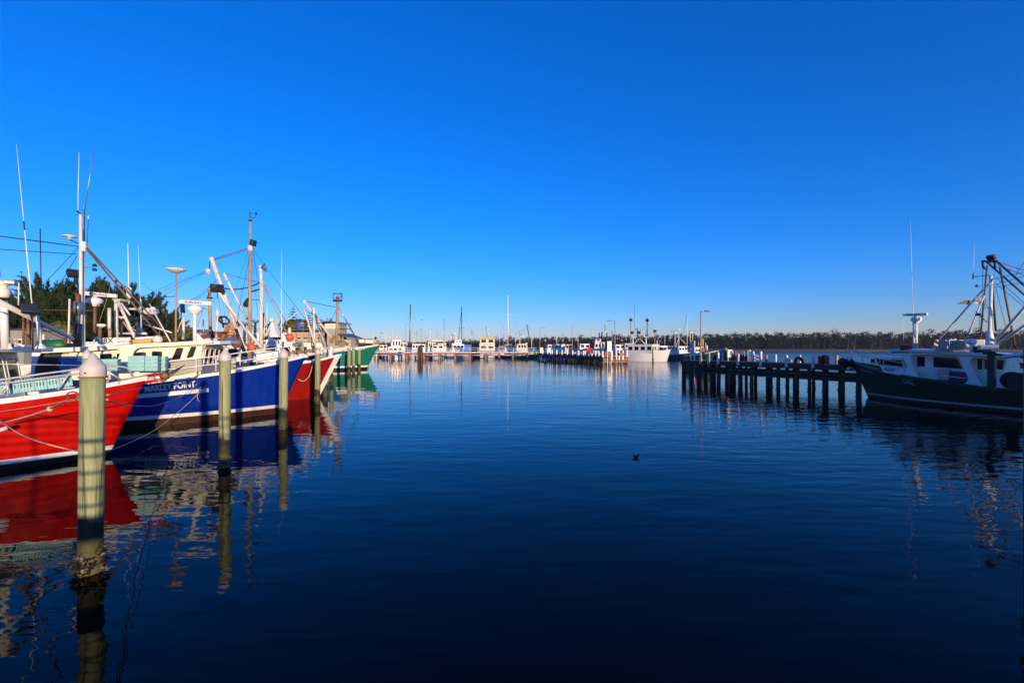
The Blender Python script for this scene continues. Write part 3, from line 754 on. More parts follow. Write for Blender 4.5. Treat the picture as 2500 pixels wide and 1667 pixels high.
    B.line("steel_strut", (365, 742, 20.5), (416, 834, 20), .030, MASTW); B.part("strut_lamp", lathe([(.06, -.1), (.13, 0), (.08, .1)], B.px(373, 755, 20.5), 10), CREAM)
    # small anchor windlass, coiled line, buoy and locker on the foredeck
    w = B.px(560, 885, 22.4)
    B.part("windlass", join(box(w, (.5, .4, .45), .3), tube([w + V((-.1, -.45, .1)), w + V((.1, .45, .1))], .16, 12)), GREYP, bevel=.02)
    B.part("deck_locker", box(B.px(665, 870, 24.3), (1.5, .9, .62), .1), CREAM, bevel=.06)
    B.part("vent_cowl", tube([B.px(652, 880, 24), B.px(652, 866, 24), B.px(645, 860, 23.8)], .12, 10), YELLOW, smooth=True)
    return B
BT = blue_trawler()
def stacked_crates():
    first = None
    G = "pale blue crates on the blue trawler"
    for u, Y, n, dx, name in ((336, 18.0, 4, 0, "left stack by the cabin opening"), (369, 18.25, 4, 0, "right stack by the cabin opening"), (388, 18.75, 4, 0, "rear stack behind the right one"), (270, 17.2, 3, 0, "low stack beside the raking pillar")):
        z0 = P(u, 905, Y).z
        for k in range(n):
            p = P(u, 905, Y); p.z = z0 + k * .149
            lab = "pale blue crate, " + ("top" if k == n - 1 else "bottom" if k == 0 else "second" if k == 1 else "third") + " one in the " + name
            rz = R(22) + random.uniform(-.03, .03)
            if first is None: first = o = crate(p, rz, lab, G)
            else: o = crate(p, rz, lab, G, like=first)
            o.scale = (.86, .86, .84)
stacked_crates()

# ------------------------------------------------------------------ the boats moored beyond, bows out of the row
def cabin(B, x0, x1, hw, z0, z1, mat=WHITE, rake=.25, roof=.18, side_windows=3, front_windows=3, wz=(.52, .86), sides=(-1,), rmat=None, aft=False, name="wheelhouse", fins=True):
    """a wheelhouse with raked front: walls, overhanging roof, framed windows in the front and the given sides"""
    B.part(name, slab([(x0, -hw, z0), (x0 - rake, -hw, z1), (x1, -hw, z1), (x1, -hw, z0)], (0, 2 * hw, 0)), mat, bevel=.03)
    o = .14
    B.part("roof", slab([(x0 - rake + roof * 1.4, -hw - o, z1 + .002), (x0 - rake + roof * 1.7, 0, z1 + .002), (x0 - rake + roof * 1.4, hw + o, z1 + .002), (x1 - o, hw + o, z1 + .002), (x1 - o, -hw - o, z1 + .002)], (0, 0, .11)), rmat or mat, bevel=.03)
    za, zb = lerp(z0, z1, wz[0]), lerp(z0, z1, wz[1])
    L = (x0 - rake) - x1; n = side_windows
    for sd in sides:
        for i in range(n):
            a = x1 + L * (i + .14) / n; b = x1 + L * (i + .86) / n
            B.window([V((a, sd * hw, za)), V((b, sd * hw, za)), V((b, sd * hw, zb)), V((a, sd * hw, zb))], (0, sd, 0), .05, fmat=mat)
    n = front_windows
    for i in range(n):
        a = lerp(-hw, hw, (i + .1) / n); b = lerp(-hw, hw, (i + .9) / n); f = lambda y, z: V((x0 - rake * (z - z0) / (z1 - z0), y, z))
        B.window([f(a, za), f(b, za), f(b, zb), f(a, zb)], (1, 0, rake / (z1 - z0)), .05, fmat=mat)
    if aft:
        for i in range(2):
            a = lerp(-hw, hw, (i + .15) / 2); b = lerp(-hw, hw, (i + .85) / 2)
            B.window([V((x1, a, za)), V((x1, b, za)), V((x1, b, zb)), V((x1, a, zb))], (-1, 0, 0), .05, fmat=mat)

def dark_red_trawler():
    B = Boat("dark_red_trawler", "dark red trawler with a white stem band, moored just beyond the deep blue one", (-12.95, 30.5), 22)
    B.hull(16, 2.7, [(0, 2.9), (1, 2.55), (2.5, 2.3), (5, 2.0), (9, 1.7), (16, 1.8)], 1.4, DRED, stripe=None, gun=WHITE, bul=.5)
    v, f = [], []
    for i in range(9):                                    # the white stem band
        z = lerp(-.3, 2.88, i / 8)
        for q in (0, .017):
            x, y = B.hpt(q, z); 
            for sd in (-1, 1): v.append(V((x + .012 * (1 - q / .017), sd * (y + .012), z)))
    for i in range(8):
        a = i * 4
        f += [(a, a + 2, a + 6, a + 4), (a + 1, a + 5, a + 7, a + 3), (a, a + 4, a + 5, a + 1)]
    B.part("stem_band", (v, f), WHITE)
    B.part("mooring_bitts", join(tube([B.px(806, 872, 30.6), B.px(809, 846, 30.6)], .14, 10), tube([B.px(804, 870, 30.4), B.px(797, 879, 30.3)], .10, 8), tube([B.px(812, 868, 30.7), B.px(818, 878, 30.8)], .10, 8)), WHITE, smooth=True)
    Y = 29
    B.line("mast", (609, 880, Y), (611, 607, Y), .125, TANP, .10, 14); B.line("topmast", (611, 608, Y), (611, 533, Y), .075, TANP, .06, 12); B.line("mast_head", (611, 534, Y), (610.5, 518, Y), .03, BLACK)
    B.line("mast_collar", (611, 613, Y), (611, 600, Y), .16, MASTW, n=12); B.line("mast_collar", (611, 541, Y), (611, 536, Y), .09, BLACK)
    B.line("vane_arm", (611, 532, Y), (624, 532, Y), .014, BLACK); B.line("vane_arm", (624, 532, Y), (625, 524, Y), .014, BLACK)
    B.part("wind_vane", lathe([(.05, -.06), (.08, 0), (.06, .08)], B.px(625, 522, Y), 8), BLACK)
    floodlight(B, 618, 593, Y, .46, .2, 1.2)
    B.line("boom", (517, 633, 28), (577, 802, 28.6), .125, MASTW, .11, 12); B.line("boom_heel", (575, 797, 28.6), (600, 866, 29), .115, BLACK, n=12); B.line("boom_stripe", (579, 797, 28.4), (604, 862, 28.8), .03, CLEAN)
    B.part("boom_head", lathe([(.1, -.12), (.17, 0), (.1, .12)], B.px(517, 633, 28), 10), MASTW)
    B.line("topping_chain", (519, 634, 28), (606, 606, Y), .035, RUSTY, n=6); B.line("topping_wire", (519, 637, 28), (606, 611, Y), .012, WIRE, n=5)
    B.line("block_chain", (513, 636, 28), (511, 655, 28), .03, WIRE, n=6); B.part("block", lathe([(.05, -.2), (.12, -.1), (.12, .1), (.05, .18)], B.px(508, 663, 28), 8), CREAM)
    B.line("derrick", (527, 704, 27.5), (603, 810, 28.5), .09, MASTW, .08, 10); B.line("derrick", (598, 800, 28.5), (641, 852, 29), .09, MASTW, n=10)
    B.line("long_stay", (615, 606, Y), (770, 812, 33), .016, WIRE, n=5)
    B.line("stay", (612, 612, Y), (575, 800, 27), .012, WIRE, n=5); B.line("stay", (613, 612, Y), (630, 775, 31), .010, WIRE, n=5); B.line("stay", (610, 612, Y), (608, 790, Y + 2), .010, WIRE, n=5)
    B.line("boom_wire", (503, 661, 28), (400, 710, 24), .010, WIRE, n=5); B.line("boom_wire", (503, 664, 28), (330, 760, 22), .008, WIRE, n=5); B.line("boom_wire", (528, 682, 28), (440, 742, 24), .012, WIRE, n=5, sag=.25); B.line("boom_wire", (529, 686, 28), (441, 748, 24), .010, WIRE, n=5, sag=.25)
    # black cloth hung at the mast
    c = [B.px(u, v, Y - .2) for u, v in ((604, 727), (602, 750), (594, 749), (593, 741), (598, 733))]
    B.part("black_cloth", slab(c, (.08, .05, 0)), BLACK)
    # cabin aft, mostly hidden
    cabin(B, -7.2, -10.5, 1.9, 1.2, 3.5, CREAM, .3)
    # towing gallows
    B.part("gallows", join(tube([B.px(540, 832, 30), B.px(560, 792, 30), B.px(583, 790, 30)], .13, 8), tube([B.px(556, 830, 30.2), B.px(583, 791, 30.2)], .11, 8), tube([B.px(541, 815, 30), B.px(570, 815, 30)], .1, 8), tube([B.px(550, 803, 30), B.px(577, 802, 30)], .09, 8)), ORANGE, smooth=True)
    fr = [B.px(u, v, 30.4) for u, v in ((536, 774), (550, 773), (560, 783), (558, 790), (544, 791), (535, 783))]
    B.part("tyre_rack", join(*[tube([fr[i], fr[(i + 1) % 6]], .07, 6) for i in range(6)], tube([fr[0] + V((.1, 0, 0)), B.px(546, 800, 30.4)], .06, 6), tube([fr[2], B.px(553, 800, 30.4)], .06, 6)), BLACK, smooth=True)
    B.line("exhaust", (519, 838, 28.6), (518, 812, 28.6), .10, BLACK, n=10); B.line("exhaust", (518, 813, 28.6), (513, 803, 28.6), .09, BLACK, n=10)
    d = B.px(577, 838, 29)
    B.part("net_drum", join(tube([d + V((-.1, .5, 0)), d + V((.1, -.5, 0))], .18, 14), tube([d + V((-.1, .55, 0)), d + V((-.09, .5, 0))], .30, 16), tube([d + V((.1, -.5, 0)), d + V((.11, -.55, 0))], .30, 16)), RUSTY, smooth=True)
    B.part("blue_cover", slab([B.px(u, v, 29.4) for u, v in ((455, 831), (470, 823), (520, 827), (545, 832), (545, 838), (455, 838))], (.3, .8, 0)), NAVY)
    B.part("awning", slab([B.px(u, v, 30) for u, v in ((548, 826), (578, 824), (578, 831), (550, 832))], (.2, .8, .05)), SKYB)
    B.part("freezer_tank", lathe([(.38, 0), (.4, .1), (.4, 1.0), (.36, 1.08)], B.px(514, 870, 27.5), 16), CREAM, smooth=True)
    B.part("pump_box", box(B.px(531, 862, 27.4), (.35, .35, 1.2), .2), STEEL, bevel=.02)
    B.part("buoy", lathe([(.03, -.26), (.18, -.2), (.24, 0), (.18, .18), (.05, .26)], B.px(615, 848, 28.7), 14), BUOYO, smooth=True)
    B.line("aerial_post", (514, 818, 28), (511, 707, 28), .09, TANP, n=10); B.line("post_cap", (508, 706, 28), (516, 706, 28), .06, MASTW)
    B.line("post_arm", (512, 727, 28), (504, 722, 28), .02, STEEL); B.part("post_ring", lathe([(.17, -.03), (.19, 0), (.17, .03)], B.px(512, 727, 28), 12), BLACK)
    floodlight(B, 530, 704, 27.6, .7, -1.0, .3)
    for a, b in (((606, 612, Y), (548, 792, 28)), ((616, 612, Y), (641, 770, 33)), ((618, 612, Y), (652, 800, 34)), ((545, 735, 28), (552, 800, 29)), ((533, 725, 28), (545, 800, 29)), ((512, 712, 28), (480, 800, 26)), ((590, 700, 29), (575, 830, 29)), ((520, 640, 28), (537, 700, 28)), ((535, 715, 28), (514, 745, 28)), ((566, 700, 29), (640, 850, 30)), ((480, 745, 24), (514, 760, 28)), ((430, 690, 24), (512, 662, 28))):
        B.line("thin_wire", a, b, .009, WIRE, n=4)
    return B
DR = dark_red_trawler()

def navy_trawler():
    B = Boat("navy_trawler", "navy blue trawler with a white wheelhouse and tall white mast, behind the dark red one", (-18.2, 40.0), 22)
    B.hull(16, 2.7, [(0, 2.95), (1, 2.7), (2.5, 2.5), (5, 2.2), (9, 1.9), (16, 1.9)], 1.4, NAVY, stripez=(.2, .4), bul=.5)
    z = 2.35
    def place(s, t): x = lerp(-2.9, -1.2, s); zz = 2.0 + .1 * s + t * .22; return V((x, -(B.half(x, zz) + .012), zz))
    B.part("lettering", text_fn("IRMA T", place, .03), LETTER)
    cabin(B, -7.0, -10.0, 1.9, 1.6, 3.3, WHITE, .2)
    Y = 36
    B.line("mast", (638, 862, Y), (637, 690, Y), .14, MASTW, .13, 14); B.line("mast", (637, 690, Y), (637, 663, Y), .12, MASTW, n=12); B.line("mast_ladder", (641, 850, Y), (641, 685, Y), .03, MASTW)
    c = B.px(640, 654, Y); v, f = lathe([(.06, -.28), (.1, -.1), (.2, .05), (.34, .22), (.36, .25)], (0, 0, 0), 18); m = Matrix.Rotation(R(80), 3, 'Y')
    B.part("loudhailer", ([c + m @ p for p in v], f), STEEL, smooth=True); B.part("mast_cap", lathe([(.12, 0), (.15, .2), (.1, .42)], B.px(636, 662, Y), 12), WHITE)
    B.line("boom", (546, 667, 34), (604, 780, 35), .09, MASTW, .08, 10); B.line("topping_wire", (548, 668, 34), (635, 690, Y), .025, RUSTY, n=6)
    B.line("rope_swag", (548, 704, 34.5), (634, 690, Y), .05, WIRE, n=6, sag=.25)
    for a, b, r in (((640, 688, Y), (704, 820, 37), .04), ((640, 686, Y), (708, 802, 38), .04)): B.line("stay", a, b, r, TANP, n=6)
    B.line("mast_arm", (613, 712, Y - 1), (635, 706, Y), .06, BLACK); B.line("mast_arm", (613, 732, Y - 1), (635, 732, Y), .02, WIRE)
    B.line("stay", (632, 690, Y), (616, 610, Y), .010, WIRE, n=5)
    B.line("whip_aerial", (687, 866, 36), (687, 703, 36), .045, CLEAN, .03); B.line("whip_aerial", (687, 704, 36), (688, 608, 36), .022, CLEAN, .006)
    fn = [B.px(u, v, 37) for u, v in ((657, 823), (680, 823), (668, 800), (665, 781), (660, 790))]
    B.part("funnel", slab(fn, (.3, .6, 0)), WHITE, bevel=.03); B.part("funnel_top", lathe([(.16, 0), (.22, .1), (.14, .3)], B.px(663, 786, 37), 10), CREAM)
    B.line("lattice_mast", (645, 825, 37), (646, 765, 37), .05, CREAM); B.line("lattice_mast", (651, 822, 37), (652, 740, 37), .03, CREAM)
    B.line("blue_flag_pole", (643, 800, 37), (644, 764, 37), .10, NAVY)
    B.part("buoy", lathe([(.03, -.34), (.24, -.24), (.3, 0), (.22, .24), (.05, .34)], B.px(707, 823, 37), 14), BUOYO, smooth=True)
    B.line("davit", (707, 818, 37), (707, 800, 37), .12, CREAM)
    B.line("awning_post", (662, 820, 38), (662, 800, 38), .04, RUSTY)
    for k in range(8): B.line("rigging_spar", (640 + k * 7, 806 + (k % 3) * 6, 38), (655 + k * 6, 792 - (k % 2) * 8, 39), .05, (RUSTY, BLACK, TANP)[k % 3])
    for k in range(12): B.part(("deck_bollard", "rope_coil", "gear_box")[k % 3], (lathe([(.10, -.3), (.10, .2), (.16, .24), (.12, .3)], B.px(706 + 6.6 * k, 860 - .8 * k, 38.6), 8), lathe([(.26, -.2), (.3, -.1), (.26, .05), (.14, .12)], B.px(706 + 6.6 * k, 861 - .8 * k, 38.6), 10, .2), box(B.px(706 + 6.6 * k, 861 - .8 * k, 38.8), (.3, .3, .34), k))[k % 3], (BLACK, ROPED, GREYP)[k % 3])
    return B
NT = navy_trawler()

def light_blue_trawler():
    B = Boat("light_blue_trawler", "light blue trawler with white rail band and brown mast carrying a cage", (-20.6, 51.0), 22)
    B.hull(17, 2.9, [(0, 3.45), (1.5, 3.1), (3.5, 2.75), (6, 2.4), (10, 2.1), (17, 2.1)], 2.0, SKYB, gun=WHITE, bul=.55)
    v, f = [], []
    n = 18
    for i in range(n + 1):                                # white band under the rail
        q = i / n * .5; zs = interp(B.sheer, q * B.L)
        for dz in (-.42, -.08):
            x, y = B.hpt(q, zs + dz); v.append(V((x + .05, -(y + .06), zs + dz)))
    for i in range(n): f.append((i * 2, i * 2 + 2, i * 2 + 3, i * 2 + 1))
    B.part("rail_band", (v, f), WHITE)
    Y = 47
    B.line("mast", (822, 842, Y), (824, 737, Y), .16, TANP, .13, 12)
    c = B.px(824, 735, Y); e = .42
    cage = []
    for z in (0, .75):
        for a in range(4):
            p = [V((e, e, z)), V((-e, e, z)), V((-e, -e, z)), V((e, -e, z))]; cage.append(tube([c + p[a], c + p[(a + 1) % 4]], .03, 5))
    for a in ((e, e), (-e, e), (-e, -e), (e, -e)): cage.append(tube([c + V((*a, 0)), c + V((*a, .75))], .03, 5))
    B.part("lookout_cage", join(*cage), BLACK); B.part("mast_lamp", lathe([(.42, 0), (.40, .12), (.2, .22), (.18, .42), (.1, .5)], c, 12), RUSTY)
    B.line("cage_aerial", (832, 728, Y), (832, 713, Y), .02, BLACK)
    B.line("forestay", (826, 748, Y), (876, 838, 50), .07, STEEL, n=8); B.line("spreader", (828, 803, Y), (857, 803.5, 49), .035, BLACK)
    B.line("topping_wire", (748, 736, 45), (819, 750, Y), .03, WIRE, n=5); B.line("swag", (820, 757, Y), (770, 765, 44), .022, WIRE, n=5, sag=1.2)
    B.line("boom", (743, 737, 45), (808, 824, 46), .12, MASTW, .1, 10); B.part("boom_head", lathe([(.12, -.15), (.2, 0), (.12, .15)], B.px(743, 737, 45), 10), CREAM)
    B.line("tripod_mast", (768, 848, 44), (766, 766, 44), .15, MASTW, .08, 10); B.line("tripod_leg", (790, 848, 44), (768, 768, 44), .05, STEEL); B.line("tripod_leg", (760, 848, 44), (764, 775, 44), .05, STEEL); B.line("tripod_leg", (800, 846, 45), (770, 768, 44), .05, STEEL)
    B.part("mast_top", lathe([(.1, 0), (.15, .1), (.1, .3), (.05, .6)], B.px(766, 766, 44), 8), CREAM)
    B.line("derrick", (742, 754, 43), (768, 838, 43), .10, MASTW, .09, 8); B.line("derrick", (733, 757, 42), (690, 790, 41), .05, MASTW, n=8)
    B.line("stay", (742, 754, 43), (766, 770, 44), .02, WIRE, n=5)
    cabin(B, -3.6, -7.6, 2.1, 2.2, 3.85, WHITE, -.15, side_windows=3, front_windows=4, wz=(.35, .8))
    cabin(B, -4.0, -6.8, 1.6, 3.98, 4.75, WHITE, .3, side_windows=2, front_windows=3, name="upper_wheelhouse", wz=(.25, .8))
    B.part("boom_rest", slab([B.px(u, v, 46) for u, v in ((808, 838), (814, 822), (812, 818), (804, 826), (802, 834))], (.2, .2, 0)), WARMW)
    B.part("net_heap", lathe([(.6, 0), (.65, .2), (.45, .4), (.2, .5)], B.px(834, 843, 49), 14, .25), WARMW, smooth=True)
    return B
LB = light_blue_trawler()

def green_trawler():
    B = Boat("green_trawler", "sea green fishing boat with white bow flare, last in the moored row", (-22.97, 71.9), 22)
    B.hull(20, 3.4, [(0, 3.9), (1.5, 3.6), (3.5, 3.3), (6, 3.0), (10, 2.6), (20, 2.4)], 1.9, GREEN, gun=WHITE, bul=.4, stripez=(.35, .62))
    v, f = [], []
    n = 20
    for i in range(n + 1):
        q = i / n * .6; zs = interp(B.sheer, q * B.L); w = interp([(0, .18), (1, .75)], i / n)
        for dz in (-w, -.08):
            x, y = B.hpt(q, zs + dz); v.append(V((x + .06, -(y + .07), zs + dz)))
    for i in range(n): f.append((i * 2, i * 2 + 2, i * 2 + 3, i * 2 + 1))
    B.part("white_rail_band", (v, f), WHITE)
    B.part("stem_head", slab([B.px(u, v, 72.4) for u, v in ((905, 841), (925, 832), (926, 843), (915, 845))], (.15, .3, 0)), WARMW)
    cabin(B, -6.0, -9.0, 1.6, 3.0, 4.0, CREAM, .5, side_windows=0, front_windows=0, name="whaleback")
    B.line("bow_rail", (845, 828, 68), (915, 828, 72), .05, BLACK, n=6); B.line("bow_rail", (915, 828, 72), (926, 834, 72.5), .05, BLACK, n=6)
    for u in (870, 892, 912): B.line("stanchion", (u, 828, 71), (u, 842, 71), .03, STEEL, n=6)
    B.line("jackstaff", (912, 842, 71), (912, 815, 71), .04, CLEAN); B.part("anchor_ball", lathe([(.05, -.2), (.22, 0), (.05, .2)], B.px(917, 825, 72), 10), BLACK)
    B.line("rust_post", (926, 848, 72.5), (926, 832, 72.5), .06, RUSTY)
    for u, v in ((883, 833), (899, 834)): B.part("deck_locker", box(B.px(u, v, 70), (1.2, .9, .5), .3), CREAM, bevel=.05)
    B.part("winch", tube([B.px(870, 839, 69), B.px(876, 838, 69.5)], .16, 10), RUSTY)
    def place(s, t): x = lerp(-1.6, -.2, s) ; zz = 2.95 + .18 * s + t * .3; return V((x, -(B.half(x, zz) + .015), zz))
    B.part("bow_scroll", text_fn("///", place, .02), LETTER)
    return B
GT = green_trawler()

# trawlers lying stern-to at the quay in the background left, seen as rigs above the nearer wheelhouses
def quay_trawler(label, stem, yaw, hullm, sheer, cab, lines, cabx=-4):
    B = Boat("quay_trawler", label, stem, yaw, group="trawlers along the quay")
    B.hull(14, 2.4, sheer, 1.0, hullm, bul=.5)
    cabin(B, cabx, cabx - 3.6, 1.8, 1.3, 3.6, cab, .3)
    for nm, a, b, r, m in lines: B.line(nm, a, b, r, m)
    return B
SH = [(0, 2.6), (3, 2.1), (8, 1.7), (14, 1.7)]
Q1 = quay_trawler("white trawler with an A-frame gantry and rusty posts, under the cypress trees", (-21.5, 33.5), 22, WHITE, SH, WHITE,
    [("gantry_leg", (285, 826, 28), (283, 734, 28), .10, MASTW), ("gantry_leg", (330, 826, 28), (287, 734, 28), .09, MASTW), ("gantry_bar", (286, 774, 28), (305, 775, 28), .06, MASTW), ("gantry_bar", (290, 814, 28), (358, 814, 28), .07, MASTW),
     ("gantry_strut", (365, 826, 29), (340, 800, 29), .07, MASTW), ("gantry_strut", (296, 740, 28), (318, 770, 28), .06, MASTW), ("cross_bar", (298, 754, 29), (344, 754.5, 29), .07, MASTW), ("post", (345, 826, 29), (344, 730, 29), .06, MASTW),
     ("rusty_post", (244, 826, 27), (244, 800, 27), .09, RUSTY), ("white_post", (267, 802, 27), (267, 752, 27), .09, MASTW), ("rusty_post", (268, 826, 27), (268, 801, 27), .09, TANP), ("tan_post", (336, 826, 28), (336, 784, 28), .08, TANP), ("black_post", (298, 824, 28), (298, 780, 28), .1, BLACK),
     ("light_beam", (345, 789, 29), (420, 812, 29), .05, MASTW), ("awning_rail", (315, 778, 28), (390, 780, 29), .16, BLACK), ("awning_rail", (300, 765, 28), (330, 776, 29), .10, BLACK), ("thin_aerial", (328, 772, 28), (328, 735, 28), .02, STEEL), ("thin_aerial", (406, 800, 30), (406, 762, 30), .03, STEEL),
     ("thin_aerial", (390, 820, 30), (389, 785, 30), .03, STEEL), ("yellow_strut", (290, 770, 28), (318, 810, 28), .05, TANP), ("wheel_post", (363, 795, 29), (363, 765, 29), .05, STEEL), ("lattice", (315, 810, 28), (334, 790, 28), .03, STEEL), ("lattice", (314, 790, 28), (335, 812, 28), .03, STEEL)])
Q1.part("gantry_top", slab([Q1.px(u, v, 28) for u, v in ((273, 730), (296, 730), (292, 735), (280, 735))], (.3, .5, 0)), CREAM)
Q1.part("radar_dome", lathe([(.3, 0), (.42, .12), (.4, .3), (.25, .42)], Q1.px(369, 768, 29), 16), CLEAN, smooth=True)
Q1.part("mushroom_aerial", lathe([(.05, -.1), (.25, 0), (.22, .12)], Q1.px(247, 796, 27), 12), CLEAN)
Q2 = quay_trawler("blue-cabined trawler half hidden behind the dark red trawler's gear", (-19.5, 45.5), 22, NAVY, SH, CREAM,
    [("mast", (447, 828, 36), (449, 775, 36), .10, MASTW), ("white_mast", (528, 830, 40), (531, 772, 40), .10, MASTW), ("aerial", (531, 772, 40), (530, 755, 40), .05, CLEAN), ("aerial", (497, 826, 38), (496, 780, 38), .05, STEEL), ("derrick", (447, 775, 36), (425, 830, 36), .05, MASTW), ("aerial", (440, 800, 36), (444, 740, 36), .04, BLACK)], -5)
Q2.part("folded_flag", slab([Q2.px(u, v, 34) for u, v in ((439, 741), (446, 742), (448, 764), (440, 762))], (.1, .1, 0)), NAVY)
Q2.part("mast_light", lathe([(.05, -.2), (.2, 0), (.1, .25)], Q2.px(531, 768, 40), 8), CLEAN)
Q3 = quay_trawler("green-netted trawler behind the red one, its deck piled with dark green net", (-26.0, 26.0), 22, WHITE, SH, WHITE,
    [("mast", (160, 840, 22), (160, 800, 22), .05, RUSTY), ("aerial", (101, 735, 24), (98, 558, 24), .025, BLACK), ("thin_aerial", (45, 745, 26), (46, 690, 26), .03, CLEAN), ("beam", (30, 835, 22), (60, 845, 22), .07, MASTW), ("beam", (0, 812, 22), (50, 842, 22), .06, TANP), ("net_roller", (100, 843, 23), (160, 842, 23), .28, BGREEN), ("yard_arm", (90, 757, 26), (225, 758, 26), .02, RUSTY),
     ("lamp_post", (106, 836, 26), (106, 816, 26), .06, MASTW), ("stub_post", (124, 835, 26), (127, 828, 26), .06, MASTW)])
Q3.part("net_heap", lathe([(.7, 0), (.75, .12), (.5, .25), (.2, .3)], Q3.px(138, 848, 23.5), 16, .25), BGREEN, smooth=True)

# ------------------------------------------------------------------ mooring piles
def pile(u, vwl, top_v, dia, label, cap=True, shells=0, lean=0.0, du=0, knob=False):
    Y = CAM_H * FPX / (vwl - HZ); base = P(u, vwl, Y); top = P(u + du, top_v, Y).z; r = dia / 2
    e = empty("mooring_pile", (base.x, base.y, 0)); tag(e, label, "pile", "timber mooring piles")
    tx = P(u + du, top_v, Y).x - base.x
    hc = r * 1.05 + r * 1.3                                  # cap height
    zt = top - (hc * .8 if cap else 0)
    n = 26; v, f = [], []
    zs = [-2.5, -.3, 0, .15, .3, .5, .8, 1.1, 1.4, 1.8, 2.2, 2.6, zt]
    zs = [z for z in zs if z < zt - .05] + [zt]
    flat = [1 + random.uniform(-.03, .03) for _ in range(n)]
    for z in zs:
        for k in range(n):
            a = 6.2832 * k / n; rr = r * flat[k] * (1 + .015 * math.sin(z * 3 + k)); v.append(V((rr * math.cos(a) + tx * z / top, rr * math.sin(a), z)))
    for i in range(len(zs) - 1):
        for k in range(n): f.append((i * n + k, i * n + (k + 1) % n, (i + 1) * n + (k + 1) % n, (i + 1) * n + k))
    f.append(tuple((len(zs) - 1) * n + k for k in range(n)))
    obj("post", (v, f), PILE, e, True)
    if cap:
        c = V((tx, 0, top - hc))
        co = obj("cap", lathe([(r * .97, -.02), (r * 1.03, 0), (r * 1.03, hc * .40), (r * .98, hc * .44), (r * .08, hc * .98), (0.001, hc)], c, 28), CAPW, e, True)
        if knob: obj("finial", lathe([(r * .4, -r * .5), (r * .42, -r * .1), (r * .05, r * .35)], V((tx + .03, 0, top)), 12), CAPW, e, True)
        if shells: obj("rope_collar", join(*[tube([V((tx + (r + .012) * math.cos(a * .5), (r + .012) * math.sin(a * .5), top - hc - .015)) for a in range(14)], .014, 6)]), ROPED, e, True); obj("screw", lathe([(.012, -.01), (.012, .01)], V((tx + .02, -r * 1.035, top - hc + .05)), 8), BLACK, e)
    if shells:
        for k in range(shells):
            a = random.random() * 6.283; z = random.uniform(-.25, .34) * (.4 + .6 * random.random()) + .03 + .10 * math.cos(a); s = random.uniform(.03, .065)
            rad = r + random.uniform(.0, .055) * (1.2 if z < .2 else .4)
            c = V((rad * math.cos(a), rad * math.sin(a), z)); t = Matrix.Rotation(random.random() * 6, 3, 'X') @ Matrix.Rotation(random.random() * 6, 3, 'Z')
            sv = [c + t @ V(p) for p in ((-s, 0, 0), (-.2 * s, .45 * s, .12 * s), (s, .2 * s, 0), (s * .9, -.25 * s, 0), (-.2 * s, -.4 * s, .1 * s), (.2 * s, 0, .32 * s), (.2 * s, 0, -.3 * s))]
            obj("mussel", (sv, [(0, 1, 5), (1, 2, 5), (2, 3, 5), (3, 4, 5), (4, 0, 5), (1, 0, 6), (2, 1, 6), (3, 2, 6), (4, 3, 6), (0, 4, 6)]), MUSSELP if random.random() < .10 else MUSSEL, e)
    else:
        vv = []
        for k in range(60):
            a = random.random() * 6.283; s = random.uniform(.03, .07); c = V(((r + .02) * math.cos(a), (r + .02) * math.sin(a), random.uniform(-.25, .28)))
            vv.append(([c + V((random.uniform(-s, s), random.uniform(-s, s), random.uniform(-s, s))) for _ in range(4)], [(0, 1, 2), (0, 2, 3), (0, 3, 1), (1, 3, 2)]))
        o = obj("shell_crust", join(*vv), MUSSEL, e); o["kind"] = "stuff"
    return e
pile(221, 1395, 861, .292, "nearest and largest timber pile with white cone cap, mussels at its foot", shells=190, du=7)
pile(548, 1140, 850, .285, "timber pile in front of the blue hull, a knob on its white cap", du=2, knob=True)
pile(691, 1047, 849, .33, "timber pile before the bow of the blue trawler", du=2)
pile(213, 1078, 851, .28, "capped pile rising just behind the nearest pile's cap")
pile(775, 985, 848.5, .31, "timber pile in front of the dark red bow", du=1)
pile(794, 966, 845.5, .36, "thick capped pile just right of the one at the dark red bow")
pile(809.5, 931, 847, .34, "capped pile beyond the dark red stem, with white bitts below it")
pile(852, 911, 841, .44, "left one of three piles before the green boat")
pile(863, 908, 849, .40, "uncapped middle pile of three before the green boat", cap=False)
pile(877, 902.5, 849, .42, "right one of three piles before the green boat", cap=False)
pile(690 + 1810, 1210, 845, .42, "dark pile cut by the right edge of the photo") if False else None

# ------------------------------------------------------------------ mooring ropes
def rope(pts, r, label, mat=ROPEM, cat="rope", smooth_n=6):
    r *= .72; pts = [P(*p) for p in pts]; out = []
    for i in range(len(pts) - 1):                           # Catmull-Rom through the given points
        p0, p1, p2, p3 = pts[max(0, i - 1)], pts[i], pts[i + 1], pts[min(len(pts) - 1, i + 2)]
        for k in range(smooth_n):
            t = k / smooth_n
            out.append(.5 * (2 * p1 + (p2 - p0) * t + (2 * p0 - 5 * p1 + 4 * p2 - p3) * t * t + (3 * p1 - p0 - 3 * p2 + p3) * t ** 3))
    out.append(pts[-1])
    o = obj("mooring_rope", tube(out, r, 7), mat, smooth=True); return tag(o, label, cat, "mooring ropes")
rope([(261, 964, 6.73), (330, 950, 10), (400, 939, 15), (470, 926, 19.2), (497, 916, 20.4), (520, 909, 20.9)], .014, "taut thin rope from the nearest pile up to the blue trawler's rail")
rope([(261, 975, 6.73), (300, 987, 8.5), (340, 991, 11), (378, 990, 14), (420, 977, 17), (450, 963, 18.6), (484, 935, 20), (503, 913, 20.6)], .016, "sagging pale rope from the nearest pile to the blue trawler")
